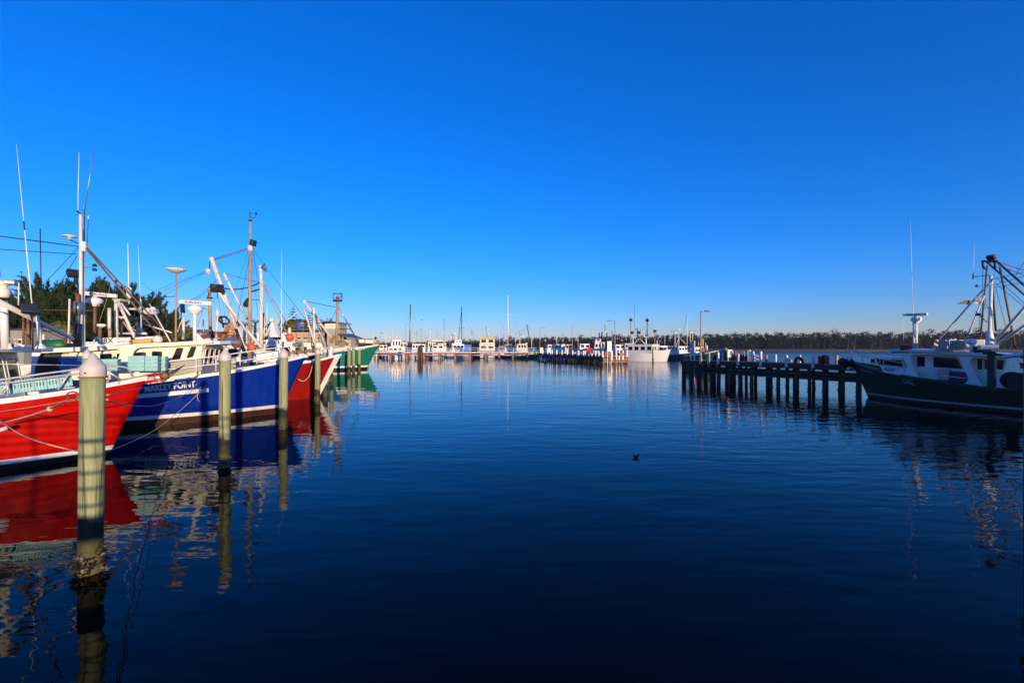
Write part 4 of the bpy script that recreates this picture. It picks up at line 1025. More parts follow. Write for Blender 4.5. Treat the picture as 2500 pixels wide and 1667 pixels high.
rope([(-30, 1016, 10.6), (0, 1028, 10.4), (50, 1060, 9.6), (110, 1082, 9.0), (190, 1101, 9.4), (240, 1103, 11), (275, 1097, 12.5), (330, 1074, 15), (380, 1048, 16.8), (430, 1010, 18.3), (470, 975, 19.4), (482, 960, 19.7)], .016, "long low rope sagging from the red hull to the blue hull near the water")
rope([(-30, 1042, 11), (0, 1034, 10.6), (60, 1018, 9.6), (110, 1002, 8.7), (122, 997, 8.4)], .024, "thick grey rope from the red trawler's shoulder to a knot left of the nearest pile", ROPEM)
rope([(122, 997, 8.4), (140, 988, 7.8), (160, 979, 7.3), (175, 976, 6.95), (188, 973, 6.75), (192, 966, 6.72)], .020, "short brown strop between the knot and the nearest pile", ROPED)
rope([(150, 981, 7.4), (166, 973, 7.2), (164, 963, 7.1), (170, 958, 7.0), (184, 957, 6.9), (191, 965, 6.8), (190, 975, 6.75), (178, 977, 6.9)], .016, "rope loop standing at the left side of the nearest pile", ROPED)
rope([(-30, 1010, 12), (0, 1005, 11.5), (60, 996, 10), (120, 986, 8.6), (155, 980, 7.2), (195, 975, 6.7)], .011, "thin line along the red hull ending at the nearest pile")
rope([(520, 910, 20.9), (526, 906, 20.8), (534, 908, 20.7), (533, 914, 20.6), (524, 915, 20.6), (520, 910, 20.6), (508, 918, 20.5), (492, 940, 20.1), (485, 958, 19.8), (482, 965, 19.7)], .026, "doubled mooring rope hanging from the blue trawler's rail to a knot at the strake", ROPEM)
rope([(516, 915, 20.5), (505, 938, 20.2), (492, 955, 19.9), (482, 965, 19.7), (484, 976, 19.7), (490, 983, 19.7), (487, 979, 19.6), (482, 976, 19.65)], .024, "knotted rope end dangling over the white strake of the blue trawler", ROPEM)
rope([(728, 925, 27.5), (736, 930, 27.6), (745, 928, 27.8), (756, 915, 28.2), (763, 890, 28.7), (766, 882, 29.2)], .035, "pale rope hanging in a loop on the dark red hull", ROPEM)
rope([(818, 880, 31), (832, 872, 36), (846, 862, 46)], .04, "rope from the dark red bow back to the light blue boat", ROPEM)
k = obj("rope_knot", lathe([(.015, -.05), (.04, -.035), (.05, 0), (.035, .035), (.015, .05)], P(122, 998, 8.4), 10, .5), ROPEM, smooth=True); tag(k, "bulky knot in the grey rope left of the nearest pile", "knot")

# ------------------------------------------------------------------ trees and buildings on the left shore
def cypress(x, y, h, w, label, seed, base=1.5):
    random.seed(seed)
    e = empty("cypress_tree", (x, y, base)); tag(e, label, "tree", "cypress trees on the quay")
    obj("trunk", tube([(0, 0, -.3), (.1, 0, h * .25), (-.1, .1, h * .55), (.1, 0, h * .85)], .45, 9, .08), BARK, e, True)
    v, f = [], []; lim = []
    for i in range(115):
        t = (i + random.random()) / 115; z0 = lerp(.10, .80, t) * h; a = i * 2.399 + random.uniform(-.3, .3)
        ln = w * (1.0 - .5 * t ** 1.6) * random.uniform(.75, 1.2); up = lerp(.20, 1.25, t ** 1.4) + random.uniform(-.12, .2)
        d = V((math.cos(a), math.sin(a), 0)); p = V((0, 0, z0)); pts = [p]
        n = 7
        for k in range(1, n + 1):
            q = k / n; pts.append(V((0, 0, z0)) + d * ln * q * (1 - .12 * q * up) + V((0, 0, ln * up * (q ** 1.35))))
        if i % 3 == 0: lim.append(tube(pts[:6], .10, 5, .03))
        for k in range(105):
            q = .12 + .84 * random.random() ** .7; j = min(int(q * n), n - 1); c = pts[j].lerp(pts[j + 1], min(1.1, q * n - j)); ax = (pts[j + 1] - pts[j]).normalized()
            o = V((random.gauss(0, 1), random.gauss(0, 1), random.gauss(0, .6))); o = (o - ax * o.dot(ax)); 
            if o.length < .05: continue
            o.normalize(); s = lerp(1.0, .5, q) * w * .095
            c = c + o * s * random.uniform(.1, 1.5) * (1.2 - q)
            dr = (ax * random.uniform(.6, 1.3) + o * random.uniform(.2, .9) + V((0, 0, .25))).normalized(); sd = dr.cross(V((random.gauss(0, 1), random.gauss(0, 1), random.gauss(0, 1)))).normalized()
            L_ = s * random.uniform(1.2, 2.3); b = s * random.uniform(.15, .3)
            m = len(v); v += [c - dr * L_ * .3, c + sd * b, c + dr * L_, c - sd * b]; f.append((m, m + 1, m + 2, m + 3))
    obj("limbs", join(*lim), BARK, e, True)
    obj("crown", (v, f), CYP, e)
    random.seed(1)
def at(u, Y): return (u - UC) / FPX * Y
for i, (u, top, Y, w, lab) in enumerate(((118, 682, 66, 4.6, "broad dark cypress left of the trawler mast"), (208, 676, 70, 4.4, "tallest cypress, directly behind the blue trawler's mast"), (285, 684, 68, 4.2, "cypress right of the mast, behind the two brown booms"),
        (350, 712, 70, 4.2, "lower cypress behind the steel aerial pole's left"), (40, 718, 62, 4.0, "cypress at the left edge of the photo"), (405, 752, 72, 3.4, "smallest cypress at the right end of the clump"), (160, 730, 60, 4.2, "cypress filling the middle of the clump in front"), (255, 735, 60, 4.0, "front cypress behind the white gantry"), (80, 735, 74, 4.2, "rear cypress between the left edge and the mast"))):
    h = CAM_H + (850 - top) / FPX * Y - 1.5
    cypress(at(u, Y), Y, h * .93, w * 1.12, lab, 40 + i)

def norfolk_pine(u, top, Y, w, label, seed, base=1.5):
    random.seed(seed); h = CAM_H + (850 - top) / FPX * Y - base
    e = empty("norfolk_pine", (at(u, Y), Y, base)); tag(e, label, "tree", "norfolk pines")
    obj("trunk", tube([(0, 0, -.3), (0, 0, h * .5), (0, 0, h)], .28, 8, .03), BARK, e, True)
    v, f = [], []
    nt = 15
    for t in range(nt):
        q = t / (nt - 1); z = lerp(.12, .985, q ** .9) * h; ln = w * (1 - q ** 1.2) ** .8 * random.uniform(.88, 1.08) + .15
        for b in range(7):
            a = b * 6.283 / 7 + t * .45 + random.uniform(-.15, .15); d = V((math.cos(a), math.sin(a), 0)); sd = V((-d.y, d.x, 0))
            for k in range(9):
                r = (k + .5) / 9; c = V((0, 0, z)) + d * ln * r + V((0, 0, ln * (.22 * r * r + .05 * r)))
                for s in (-1, 1, 0):
                    wd = ln * .15 * (1.1 - r) + .10
                    dr = (d * .7 + sd * s * .8 + V((0, 0, .35 if s else .6))).normalized()
                    m = len(v); up = V((0, 0, 1)).cross(dr).normalized() * wd * .32
                    v += [c - up, c + dr * wd * 1.6 - up * .3, c + dr * wd * 1.7 + up * .3, c + up + V((0, 0, .05))]; f.append((m, m + 1, m + 2, m + 3))
    obj("crown", (v, f), PINEL, e); random.seed(1)
norfolk_pine(52, 662, 84, 3.4, "slender norfolk pine rising over the left cypresses", 3)
norfolk_pine(716, 748, 118, 3.3, "dense norfolk pine left of the flag", 4)
norfolk_pine(754, 765, 112, 3.0, "open norfolk pine right of the flag", 5)
norfolk_pine(784, 776, 150, 2.6, "far norfolk pine left of the sign tower", 6)
norfolk_pine(799, 774, 152, 2.2, "far norfolk pine just left of the mirror ball on the tower", 7)
def palm(u, v, Y, label, seed):
    random.seed(seed); c = P(u, v, Y); e = empty("palm_tree", (c.x, c.y, 1.5)); tag(e, label, "tree", "palms")
    h = c.z - 1.5; obj("trunk", tube([(0, 0, -.2), (.1, 0, h)], .25, 8, .2), BARK, e, True); vv, ff = [], []
    for k in range(18):
        a = k * 2.399; d = V((math.cos(a), math.sin(a), 0)); upk = random.uniform(.2, 1.1)
        for j in range(7):
            q = j / 7; p = V((.1, 0, h)) + d * 2.2 * q + V((0, 0, 2.2 * (upk * q - 1.0 * q * q)))
            for s in (-1, 1):
                dr = (V((-d.y, d.x, 0)) * s + d * .8 - V((0, 0, .2))).normalized(); w = d * .09; m = len(vv)
                vv += [p - w, p + w, p + dr * .75 * (1.1 - q) + V((0, 0, -.05))]; ff.append((m, m + 1, m + 2))
    obj("crown", (vv, ff), PINEL, e); random.seed(1)
palm(596, 792, 78, "small palm left of the brown mast", 1); palm(622, 786, 80, "small palm right of the brown mast", 2)
def shrub(u, v, Y, r, label):
    c = P(u, v, Y); e = empty("shrub", (c.x, c.y, 1.5)); tag(e, label, "shrub", "shrubs on the quay"); vv, ff = [], []
    for k in range(9): fine(vv, ff, V((random.uniform(-r, r) * .7, random.uniform(-r, r) * .5, max(.4, c.z - 1.5 + random.uniform(-r, r) * .5))), r * .6, 150)
    obj("foliage", (vv, ff), SHRUB, e); obj("stems", join(*[tube([(0, 0, -.2), (math.cos(a) * r * .6, math.sin(a) * r * .5, max(.5, c.z - 1.5))], .06, 5, .02) for a in (0, 1.5, 3, 4.5)]), BARK, e)
shrub(148, 808, 56, 1.6, "yellow-green shrub under the cypresses beside the white boom"); shrub(438, 818, 68, 1.6, "yellow-green shrub right of the aerial pole"); shrub(722, 800, 108, 2.6, "bushy yellow-green shrub under the dense norfolk pine"); shrub(785, 806, 122, 1.8, "shrub behind the harbour building's wing")

def house(name, label, u0, u1, v_eave, v_ridge, Y, depth, wall, roof, rz=0.0, windows=3):
    x0, x1 = at(u0, Y), at(u1, Y); ze, zr = P(0, v_eave, Y).z, P(0, v_ridge, Y).z; w = x1 - x0
    e = empty(name, ((x0 + x1) / 2, Y + depth / 2, 1.5), rz); tag(e, label, "building")
    obj("wall", box((0, 0, (ze - 1.5) / 2), (w, depth, ze - 1.5)), wall, e)
    a, b, o = w / 2 + .4, depth / 2 + .4, ze - 1.5 + .01
    v = [V((-a, -b, o)), V((a, -b, o)), V((a, b, o)), V((-a, b, o)), V((-a + w * .22, 0, zr - 1.5)), V((a - w * .22, 0, zr - 1.5))]
    obj("roof", (v, [(0, 1, 5, 4), (1, 2, 5), (2, 3, 4, 5), (3, 0, 4), (3, 2, 1, 0)]), roof, e)
    for i in range(windows):
        x = lerp(-w / 2, w / 2, (i + .5) / windows); f = obj("window", box((x, -depth / 2 - .03, (ze - 1.5) * .58), (w / windows * .5, .06, (ze - 1.5) * .36)), CLEAN, e)
        obj("pane", box((x, -depth / 2 - .065, (ze - 1.5) * .58), (w / windows * .42, .02, (ze - 1.5) * .29)), GLASS, f)
    return e
TILE = paint("terracotta_roof", (0.40, 0.10, 0.045), .8, grime=.3, scale=3); GREENR = paint("green_metal_roof", (0.10, 0.15, 0.11), .5, grime=.25); PALEW = paint("pale_render", (0.48, 0.45, 0.38), .8, grime=.3)
house("red_roofed_house", "low house with orange-red roof behind the rusty gallows", 488, 545, 824, 808, 90, 6, PALEW, TILE)
house("grey_roofed_shed", "pale shed with grey roof right of the cypress clump", 438, 492, 812, 803, 96, 6, PALEW, paint("grey_roof", (0.28, 0.28, 0.27), .7))
house("quay_shed", "grey shed under the trees at the far left", 25, 58, 806, 797, 46, 5, GREYP, paint("grey_roof", (0.28, 0.28, 0.27), .7), windows=2)

def harbour_building():
    Y = 92; X = lambda u: at(u, Y); Z = lambda v: P(0, v, Y).z - 1.5
    x0 = X(775); e = empty("harbour_building", (x0, Y, 1.5)); tag(e, "grey-green harbour building with a square sign tower and curved green roofs", "building")
    L = lambda u: X(u) - x0
    obj("wing_wall", box(((L(690) + L(798)) / 2, 4, Z(811) / 2), (L(798) - L(690), 8, Z(811))), PALEW, e)
    n = 14
    def curved(u0, u1, v0, rise, dep, th, y0=-.9):
        vv = []; a, b = L(u0), L(u1)
        for i in range(n + 1):
            t = i / n; z = Z(v0) + rise * (1 - (2 * t - 1) ** 2)
            vv += [V((lerp(a, b, t), y0, z)), V((lerp(a, b, t), dep, z)), V((lerp(a, b, t), y0, z + th)), V((lerp(a, b, t), dep, z + th))]
        ff = []
        for i in range(n):
            k = i * 4; ff += [(k, k + 4, k + 5, k + 1), (k + 2, k + 3, k + 7, k + 6), (k, k + 2, k + 6, k + 4), (k + 1, k + 5, k + 7, k + 3)]
        ff += [(0, 1, 3, 2), (n * 4, n * 4 + 2, n * 4 + 3, n * 4 + 1)]
        return vv, ff
    obj("wing_roof", curved(684, 800, 809.5, .25, 8.6, .22), GREENR, e)
    for i in range(5):
        u = 712 + i * 17; f = obj("window", box((L(u), -.03, Z(821)), (L(u + 13) - L(u), .06, 1.0)), paint("pink_blind", (.50, .34, .30), .7), e); obj("pane", box((L(u), -.066, Z(821) - .38), (L(u + 10) - L(u), .02, .22)), GLASS, f)
    obj("wing_base_band", box(((L(690) + L(798)) / 2, -.04, Z(837) / 2 + .3), (L(797) - L(691), .08, Z(837))), GREYP, e)
    for u in (705, 729, 760, 785): obj("veranda_post", tube([(L(u), -.8, 0), (L(u), -.8, Z(810))], .11, 8), TANP, e)
    obj("tower", box(((L(792) + L(829)) / 2, 2.0, Z(790) / 2), (L(829) - L(792), 4.0, Z(790))), paint("sage_render", (0.36, 0.37, 0.30), .8, grime=.25), e)
    obj("tower_roof", curved(778, 837, 790.5, .35, 5.0, .2, -1.4), GREENR, e)
    s = obj("sign_board", box(((L(793) + L(822)) / 2, -.06, Z(796)), (L(822) - L(793), .08, 1.05)), paint("sign_white", (.78, .74, .66), .6), e)
    for k, (a, b) in enumerate(((798.5, 802), (803, 806), (807, 811), (812, 816))): obj("faded_lettering", box(((L(a) + L(b)) / 2, -.105, Z(795.8)), (L(b) - L(a), .004, .2)), paint("faded_pink", (.62, .46, .38), .7), s)
    obj("lower_hall", box(((L(800) + L(846)) / 2, 4.6, Z(826) / 2), (L(846) - L(800), 4.4, Z(826))), PALEW, e)
    p = [V((L(824), -1, Z(814))), V((L(853), -1, Z(825))), V((L(853), 8, Z(825))), V((L(824), 8, Z(814)))]
    obj("lean_to_roof", slab(p, (0, 0, .18)), GREENR, e); obj("roof_strut", tube([(L(840), -.6, Z(822)), (L(839), -.4, Z(835))], .05, 6), WHITE, e)
    obj("mirror_ball", lathe([(.03, -.3), (.2, -.22), (.3, 0), (.2, .22), (.03, .3)], (L(805.5), .5, Z(780.5)), 16), STEEL, e, True)
    obj("ball_stem", tube([(L(805.5), .5, Z(787)), (L(805.5), .5, Z(782))], .04, 6), STEEL, e)
    obj("lamp_arm", tube([(L(829), 0, Z(802.5)), (L(855), 0, Z(803))], .04, 6), BLACK, e)
harbour_building()

# ensign flying over the navy trawler's stern
def flag():
    o = P(741.5, 784, 45); q = V((-.93, .1, -.12)); e = empty("australian_flag", P(738, 812, 45)); tag(e, "blue ensign with white stars and a union canton, on a thin staff", "flag")
    I = V(e.location); nx, ny = 14, 6; W_, H_ = .80, .52
    def pt(a, b, off=0.0): return o - I + V((-a * W_ * .95, .05 * math.sin(a * 7) - off, -.05 - b * H_ - a * .10 + .03 * math.sin(a * 9)))
    v = [pt(i / nx, j / ny) for i in range(nx + 1) for j in range(ny + 1)]
    f = [(i * (ny + 1) + j, (i + 1) * (ny + 1) + j, (i + 1) * (ny + 1) + j + 1, i * (ny + 1) + j + 1) for i in range(nx) for j in range(ny)]
    cl = obj("cloth", (v, f), fabric("flag_blue", (0.02, 0.06, 0.42), .7, .15), e, True)
    fw, fr = fabric("flag_white", (.75, .75, .75), .7, .1), fabric("flag_red", (.55, .02, .03), .7, .1)
    def quadp(a0, b0, a1, b1, off): return [pt(a0, b0, off), pt(a1, b0, off), pt(a1, b1, off), pt(a0, b1, off)]
    obj("canton_cross", join((quadp(0, .2, .48, .3, .012), [(0, 1, 2, 3)]), (quadp(.2, 0, .28, .5, .012), [(0, 1, 2, 3)])), fw, cl)
    obj("canton_red_cross", join((quadp(0, .225, .48, .275, .02), [(0, 1, 2, 3)]), (quadp(.22, 0, .26, .5, .02), [(0, 1, 2, 3)])), fr, cl)
    for a, b, r in ((.24, .76, .11), (.75, .18, .06), (.62, .45, .06), (.88, .4, .06), (.75, .82, .06)):
        pts = [pt(a + (r if k % 2 == 0 else r * .45) * .62 * math.cos(k * math.pi / 7), b + (r if k % 2 == 0 else r * .45) * math.sin(k * math.pi / 7), .015) for k in range(14)]
        obj("star", (pts, [tuple(range(14))]), fw, cl)
    obj("staff", tube([(0, 0, -.6), o - I + V((.04, 0, .12))], .02, 6), TANP, e)
flag()

# ------------------------------------------------------------------ footbridge across the head of the basin
def footbridge():
    Y = 140.0; zd = 2.05; x0, x1 = at(915, Y), at(1312, Y)
    e = empty("footbridge", ((x0 + x1) / 2, Y, 0)); tag(e, "long low footbridge with white rails closing the far end of the basin", "bridge"); cx = (x0 + x1) / 2
    X = lambda u: at(u, Y) - cx
    for a, b in ((915, 1018), (1030, 1170), (1170, 1312)):
        obj("deck", box(((X(a) + X(b)) / 2, 1.2, zd - .14), (X(b) - X(a) - .02, 2.4, .26)), PLANK, e)
        obj("white_kerb", box(((X(a) + X(b)) / 2, -.06, zd + .02), (X(b) - X(a) - .04, .12, .2)), POSTW, e)
        obj("edge_beam", box(((X(a) + X(b)) / 2, -.03, zd - .24), (X(b) - X(a) - .04, .14, .30)), PINKC, e)
    us = [918, 934, 955, 975, 995, 1015, 1034.6, 1054, 1073, 1091, 1110, 1130, 1147, 1167, 1183, 1201, 1218, 1236, 1254, 1270, 1287, 1303]
    for u in us:
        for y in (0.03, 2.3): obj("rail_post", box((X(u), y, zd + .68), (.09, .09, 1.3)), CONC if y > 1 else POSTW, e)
    for z in (1.33, .74):
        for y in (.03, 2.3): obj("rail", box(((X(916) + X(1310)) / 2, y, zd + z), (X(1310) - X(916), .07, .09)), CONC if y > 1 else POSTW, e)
    pu = [918, 952, 992, 1034, 1072, 1110, 1147, 1185, 1218, 1252, 1287]
    for k, u in enumerate(pu):
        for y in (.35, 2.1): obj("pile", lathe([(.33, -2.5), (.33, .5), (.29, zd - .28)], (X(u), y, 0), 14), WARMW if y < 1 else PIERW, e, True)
        obj("crosshead", box((X(u), 1.2, zd - .46), (.5, 2.6, .28)), WARMW, e)
        if k < len(pu) - 1: obj("service_pipe", tube([(X(u) + .4, .0, 1.15), (X(pu[k + 1]) - .4, .0, 1.15)], .11, 8), POSTW, e, True)
    for k in range(12): obj("ramp_baluster", box((X(1098 + k * 2.2), -.05, zd + .5), (.14, .05, .85)), POSTW, e)
    for k in range(5): obj("ramp_baluster", box((X(1221 + k * 4.2), -.05, zd + .5), (.14, .05, .85)), POSTW, e)
    obj("landing", box((X(918), -1.0, 1.15), (2.2, 1.6, .16)), POSTW, e)
    for u in (913.5, 922): obj("landing_post", tube([(X(u), -1.4, -2), (X(u), -1.4, 1.5)], .13, 8), CREAM, e)
footbridge()
def dolphin():
    e = empty("mooring_dolphin", (at(1026, 122), 122, 0)); tag(e, "dark cluster of thick timbers standing before the footbridge", "dolphin")
    for a in range(4): obj("timber", tube([(.75 * math.cos(a * 1.57 + .7), .5 * math.sin(a * 1.57 + .7), -2), (.3 * math.cos(a * 1.57 + .7), .25 * math.sin(a * 1.57 + .7), 4.2 - .2 * a)], .33, 12), PIERW, e, True)
    obj("binding", lathe([(.72, 2.9), (.74, 3.0), (.72, 3.1)], (0, 0, 0), 14), BLACK, e)
dolphin()

# ------------------------------------------------------------------ timber jetties with white posts
class Jetty:
    """deck on rows of piles; near edge from A to B on the water plan, width w to the right of A->B"""
    def __init__(s, name, label, A, B, w, zd, bays, wales=(1.3, .95), mat=PIERW):
        s.A, s.B = V((*A, 0)), V((*B, 0)); s.d = (s.B - s.A).normalized(); s.n = V((s.d.y, -s.d.x, 0)); s.L = (s.B - s.A).length; s.w, s.zd = w, zd
        s.e = e = empty(name, s.A, math.atan2(s.d.y, s.d.x)); tag(e, label, "jetty")
        # local: x along A->B, y = -n
        obj("deck", box((s.L / 2, -w / 2, zd - .06), (s.L, w, .10)), PLANK, e)
        obj("edge_beam", box((s.L / 2, .06, zd - .2), (s.L + .1, .14, .36)), mat, e); obj("edge_beam", box((s.L / 2, -w - .06, zd - .2), (s.L + .1, .14, .36)), mat, e)
        for x in (-.02, s.L + .02): obj("end_beam", box((x, -w / 2, zd - .2), (.14, w, .36)), mat, e)
        for k in range(bays + 1):
            x = s.L * (k + (random.uniform(-.28, .28) if 0 < k < bays else 0)) / bays
            for y in (-.25, -w + .25):
                r = random.uniform(.12, .21); wob = random.uniform(-.05, .05)
                obj("pile", tube([(x + wob, y, -2.5), (x + wob, y, .1), (x, y, zd - .02)], r, 12), mat, e, True)
                vv = []
                for q in range(30):
                    a = random.random() * 6.283; sz = random.uniform(.03, .09); c = V((x + wob + (r + .02) * math.cos(a), y + (r + .02) * math.sin(a), random.uniform(-.3, .55)))
                    vv.append(([c + V((random.uniform(-sz, sz), random.uniform(-sz, sz), random.uniform(-sz, sz))) for _ in range(4)], [(0, 1, 2), (0, 2, 3), (0, 3, 1), (1, 3, 2)]))
                obj("shell_crust", join(*vv), MUSSEL, e)["kind"] = "stuff"
            obj("crosshead", box((x, -w / 2, zd - .28), (.24, w + .1, .26)), mat, e)
        for z in wales:
            for y in (-.02, -w + .02): obj("wale", box((s.L / 2, y, z), (s.L - .1, .10, .20)), mat, e)
        n = int(s.L / .24)                                  # deck boards
        if n <= 300:
            b0 = None
            for k in range(n):
                if b0 is None: b0 = b = obj("board", box((0, 0, 0), (s.L / n * .93, w - .02, .04)), PLANK, e)
                else: b = dupe(b0, e)
                b.location = (s.L * (k + .5) / n, -w / 2, zd + .012 + random.uniform(-.003, .004))
    def along(s, u, off=0.0):
        """distance along the near edge (moved inwards by off) at photo column u"""
        k = (u - UC) / FPX; A = s.A + s.n * off
        return (k * A.y - A.x) / (s.d.x - k * s.d.y)
    def at(s, u, off=0.0): return s.A + s.n * off + s.d * s.along(u, off)
POST0 = {}
def white_post(J, u, off, v_top, label, group, mat=None, w=.16, below=.5):
    p = J.at(u, off); top = P(u, v_top, p.y).z
    e = empty("jetty_post", (p.x, p.y, J.zd), math.atan2(J.d.y, J.d.x)); tag(e, label, "post", group)
    h = max(.35, top - J.zd)
    obj("shaft", slab([(-w / 2, -w / 2, -below), (w / 2, -w / 2, -below), (w / 2, w / 2, -below), (-w / 2, w / 2, -below)], (0, 0, h + below - .04)), mat or POSTW, e, bevel=.012)
    a = w / 2
    obj("top", ([V((-a, -a, h - .04)), V((a, -a, h - .04)), V((a, a, h - .04)), V((-a, a, h - .04)), V((0, 0, h))], [(0, 1, 4), (1, 2, 4), (2, 3, 4), (3, 0, 4), (3, 2, 1, 0)]), mat or POSTW, e)
    return e
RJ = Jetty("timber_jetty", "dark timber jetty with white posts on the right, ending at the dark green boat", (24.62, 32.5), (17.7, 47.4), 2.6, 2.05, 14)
ordn = ["first", "second", "third", "fourth", "fifth", "sixth", "seventh", "eighth", "ninth", "tenth", "eleventh", "twelfth", "thirteenth", "fourteenth", "fifteenth"]
near = [(2072, 869), (1985, 868), (1920, 866), (1857, 857), (1802, 863), (1753, 860), (1730, 861), (1710, 861)]
for i, (u, v) in enumerate(near): white_post(RJ, u, -.22, v, "white post on the near edge of the right jetty, %s from the green boat" % ordn[i], "white posts of the right jetty", below=.28, w=.17)
far = [(1953, 866), (1893.6, 864), (1841, 863), (1839, 857), (1829, 857), (1816, 857), (1810, 857), (1794, 862), (1788, 856), (1765, 856), (1752, 855)]
for i, (u, v) in enumerate(far): white_post(RJ, u, 2.5, v, "white post on the far edge of the right jetty, %s from the green boat" % ordn[i], "white posts of the right jetty", below=.45, w=.13)
def bollard(J, u, off, v_top, label, mat, r=.13):
    p = J.at(u, off); h = P(u, v_top, p.y).z - J.zd; e = empty("jetty_bollard", (p.x, p.y, J.zd)); tag(e, label, "bollard", "coloured bollards on the right jetty")
    obj("barrel", lathe([(r, -.3), (r, h * .93), (r * .8, h * .98), (r * .3, h)], (0, 0, 0), 14), mat, e, True); obj("foot", lathe([(r * 1.5, .0), (r * 1.5, .03), (r * 1.02, .05)], (0, 0, 0), 14), STEEL, e)
    return p
bollard(RJ, 2000.7, .05, 868, "narrow red bollard, left of the two red ones on the right jetty", REDB, .11); bollard(RJ, 2020, .05, 868, "red bollard nearer the green boat, dark tyre behind it", REDB, .14)
bollard(RJ, 2043, 1.6, 867, "plain grey bollard right of the red ones", GREYP, .11); bollard(RJ, 1871, .1, 866, "tan timber stub post on the near jetty edge", WARMW, .12)
bollard(RJ, 1716, 1.4, 850, "tall tan pile standing in the left end of the right jetty", WARMW, .16); bollard(RJ, 1771.5, 1.8, 849, "tan pile with a white top in the middle of the right jetty", PILE, .16)
bollard(RJ, 1796, 1.8, 857, "thin red marker stake on the right jetty, left of its twin", REDB, .05); bollard(RJ, 1801, 2.0, 857, "thin red marker stake on the right jetty, right of its twin", REDB, .05)
def tyre(p, R_, r, axis, label, name="tyre_fender"):
    p = V(p); ax = V(axis).normalized(); a = ax.orthogonal().normalized(); b = ax.cross(a); pts = [p + (a * math.cos(t * 6.2832 / 18) + b * math.sin(t * 6.2832 / 18)) * R_ for t in range(19)]
    return tag(obj(name, tube(pts, r, 8), RUBBER, smooth=True), label, "tyre", "tyres on the right jetty")
p = RJ.at(1951, .5); tyre((p.x, p.y, 2.12), .42, .11, (.35, -.9, .15), "black tyre sunk half behind the right jetty's edge")
p = RJ.at(2014, .55); tyre((p.x, p.y, 2.36), .30, .15, (.4, -.9, .1), "black tyre standing behind the red bollard"); p = RJ.at(2011, .75); tyre((p.x, p.y, 2.3), .32, .13, (.3, -.9, .4), "second black tyre leaning behind the red bollards")
p = RJ.at(1930, 1.2)
b = obj("tan_buoy", lathe([(.03, -.12), (.12, -.09), (.15, .02), (.11, .12), (.03, .17)], (p.x, p.y, 2.22), 14), TANP, smooth=True); tag(b, "orange-tan net buoy lying on the right jetty deck", "buoy")
def jetty_bin():
    p = RJ.at(1781, 1.6); e = empty("notice_board", (p.x, p.y, 2.05), math.atan2(RJ.d.y, RJ.d.x) - 1.3); tag(e, "white box-shaped board with a ring mark on the right jetty", "board")
    obj("panel", box((0, 0, .75), (.9, .12, .75)), POSTW, e, bevel=.02); obj("leg", box((-.3, 0, .2), (.08, .08, .5)), POSTW, e); obj("leg", box((.3, 0, .2), (.08, .08, .5)), POSTW, e)
    rr = [V((.15 + .2 * math.cos(k * .39), -.075, .78 + .2 * math.sin(k * .39))) for k in range(17)]; obj("ring_mark", tube(rr, .03, 6), STEEL, e)
    p = RJ.at(1764, 1.7); t = empty("water_tap_dome", (p.x, p.y, 2.05)); tag(t, "blue domed service pedestal on the right jetty", "pedestal"); obj("shaft", lathe([(.22, 0), (.22, .85), (.19, 1.0), (.1, 1.08)], (0, 0, 0), 14), CRATE2, t, True); obj("face", box((0, -.2, .6), (.25, .06, .4)), POSTW, t)
    p = RJ.at(1826, 2.0); t = empty("short_lamp", (p.x, p.y, 2.05)); tag(t, "short white hooked lamp on the right jetty", "lamp"); obj("stem", tube([(0, 0, 0), (0, 0, 1.0), (.08, 0, 1.08), (.18, 0, 1.05)], .03, 8), POSTW, t, True); obj("head", lathe([(.03, .08), (.09, 0), (.08, -.06)], (.2, 0, 1.0), 12), CREAM, t, True)
    a, b = RJ.at(1829, 1.9), RJ.at(1854, 1.9); t = empty("boarding_frame", (a.x, a.y, 2.05)); tag(t, "low cream pipe frame on the right jetty", "frame"); d = b - a
    for z in (.55, .25): obj("bar", tube([(0, 0, z), (d.x, d.y, z)], .05, 8), CREAM, t, True)
    for k in (0, .5, 1): obj("leg", tube([(d.x * k, d.y * k, 0), (d.x * k, d.y * k, .56)], .04, 8), CREAM, t, True)
    for i, (u0, u1) in enumerate(((1745, 1785), (1786, 1822))):
        a, b = RJ.at(u0, 2.2), RJ.at(u1, 2.2); m = (a + b) / 2
        o = empty("net_pile", (m.x, m.y, 2.05), math.atan2(RJ.d.y, RJ.d.x)); tag(o, "long black heap of folded net on the right jetty, " + ("left of" if i == 0 else "right of") + " the red stakes", "net"); ln = (b - a).length
        vv, ff = [], []; nx = 18
        for k in range(nx + 1):
            for j in range(8):
                t = j / 7 * math.pi; h = .52 * (1 + .25 * math.sin(k * 1.9 + i) + random.uniform(-.12, .12)); vv.append(V((ln * (k / nx - .5), .35 * math.cos(t) * (1 + random.uniform(-.15, .15)), h * math.sin(t))))
        for k in range(nx):
            for j in range(7): ff.append((k * 8 + j, (k + 1) * 8 + j, (k + 1) * 8 + j + 1, k * 8 + j + 1))
        obj("folds", (vv, ff), RUBBER, o)
        for q in range(6):
            c = V((ln * (q / 6 - .42), -.3, .15 + .1 * (q % 2))); obj("float", lathe([(.02, -.07), (.08, 0), (.02, .07)], c, 8), CREAM, o)
jetty_bin()
rope([(2000, 889, 35.6), (2010, 897, 35.2), (2030, 901, 34.4), (2050, 899, 33.7), (2072, 893, 33)], .025, "dark rope drooping along the right jetty's edge", ROPED)
rope([(2072, 893, 33), (2080, 899, 32.4), (2088, 905, 32.0)], .03, "pale rope from the last jetty post to the dark green bow", ROPEM)

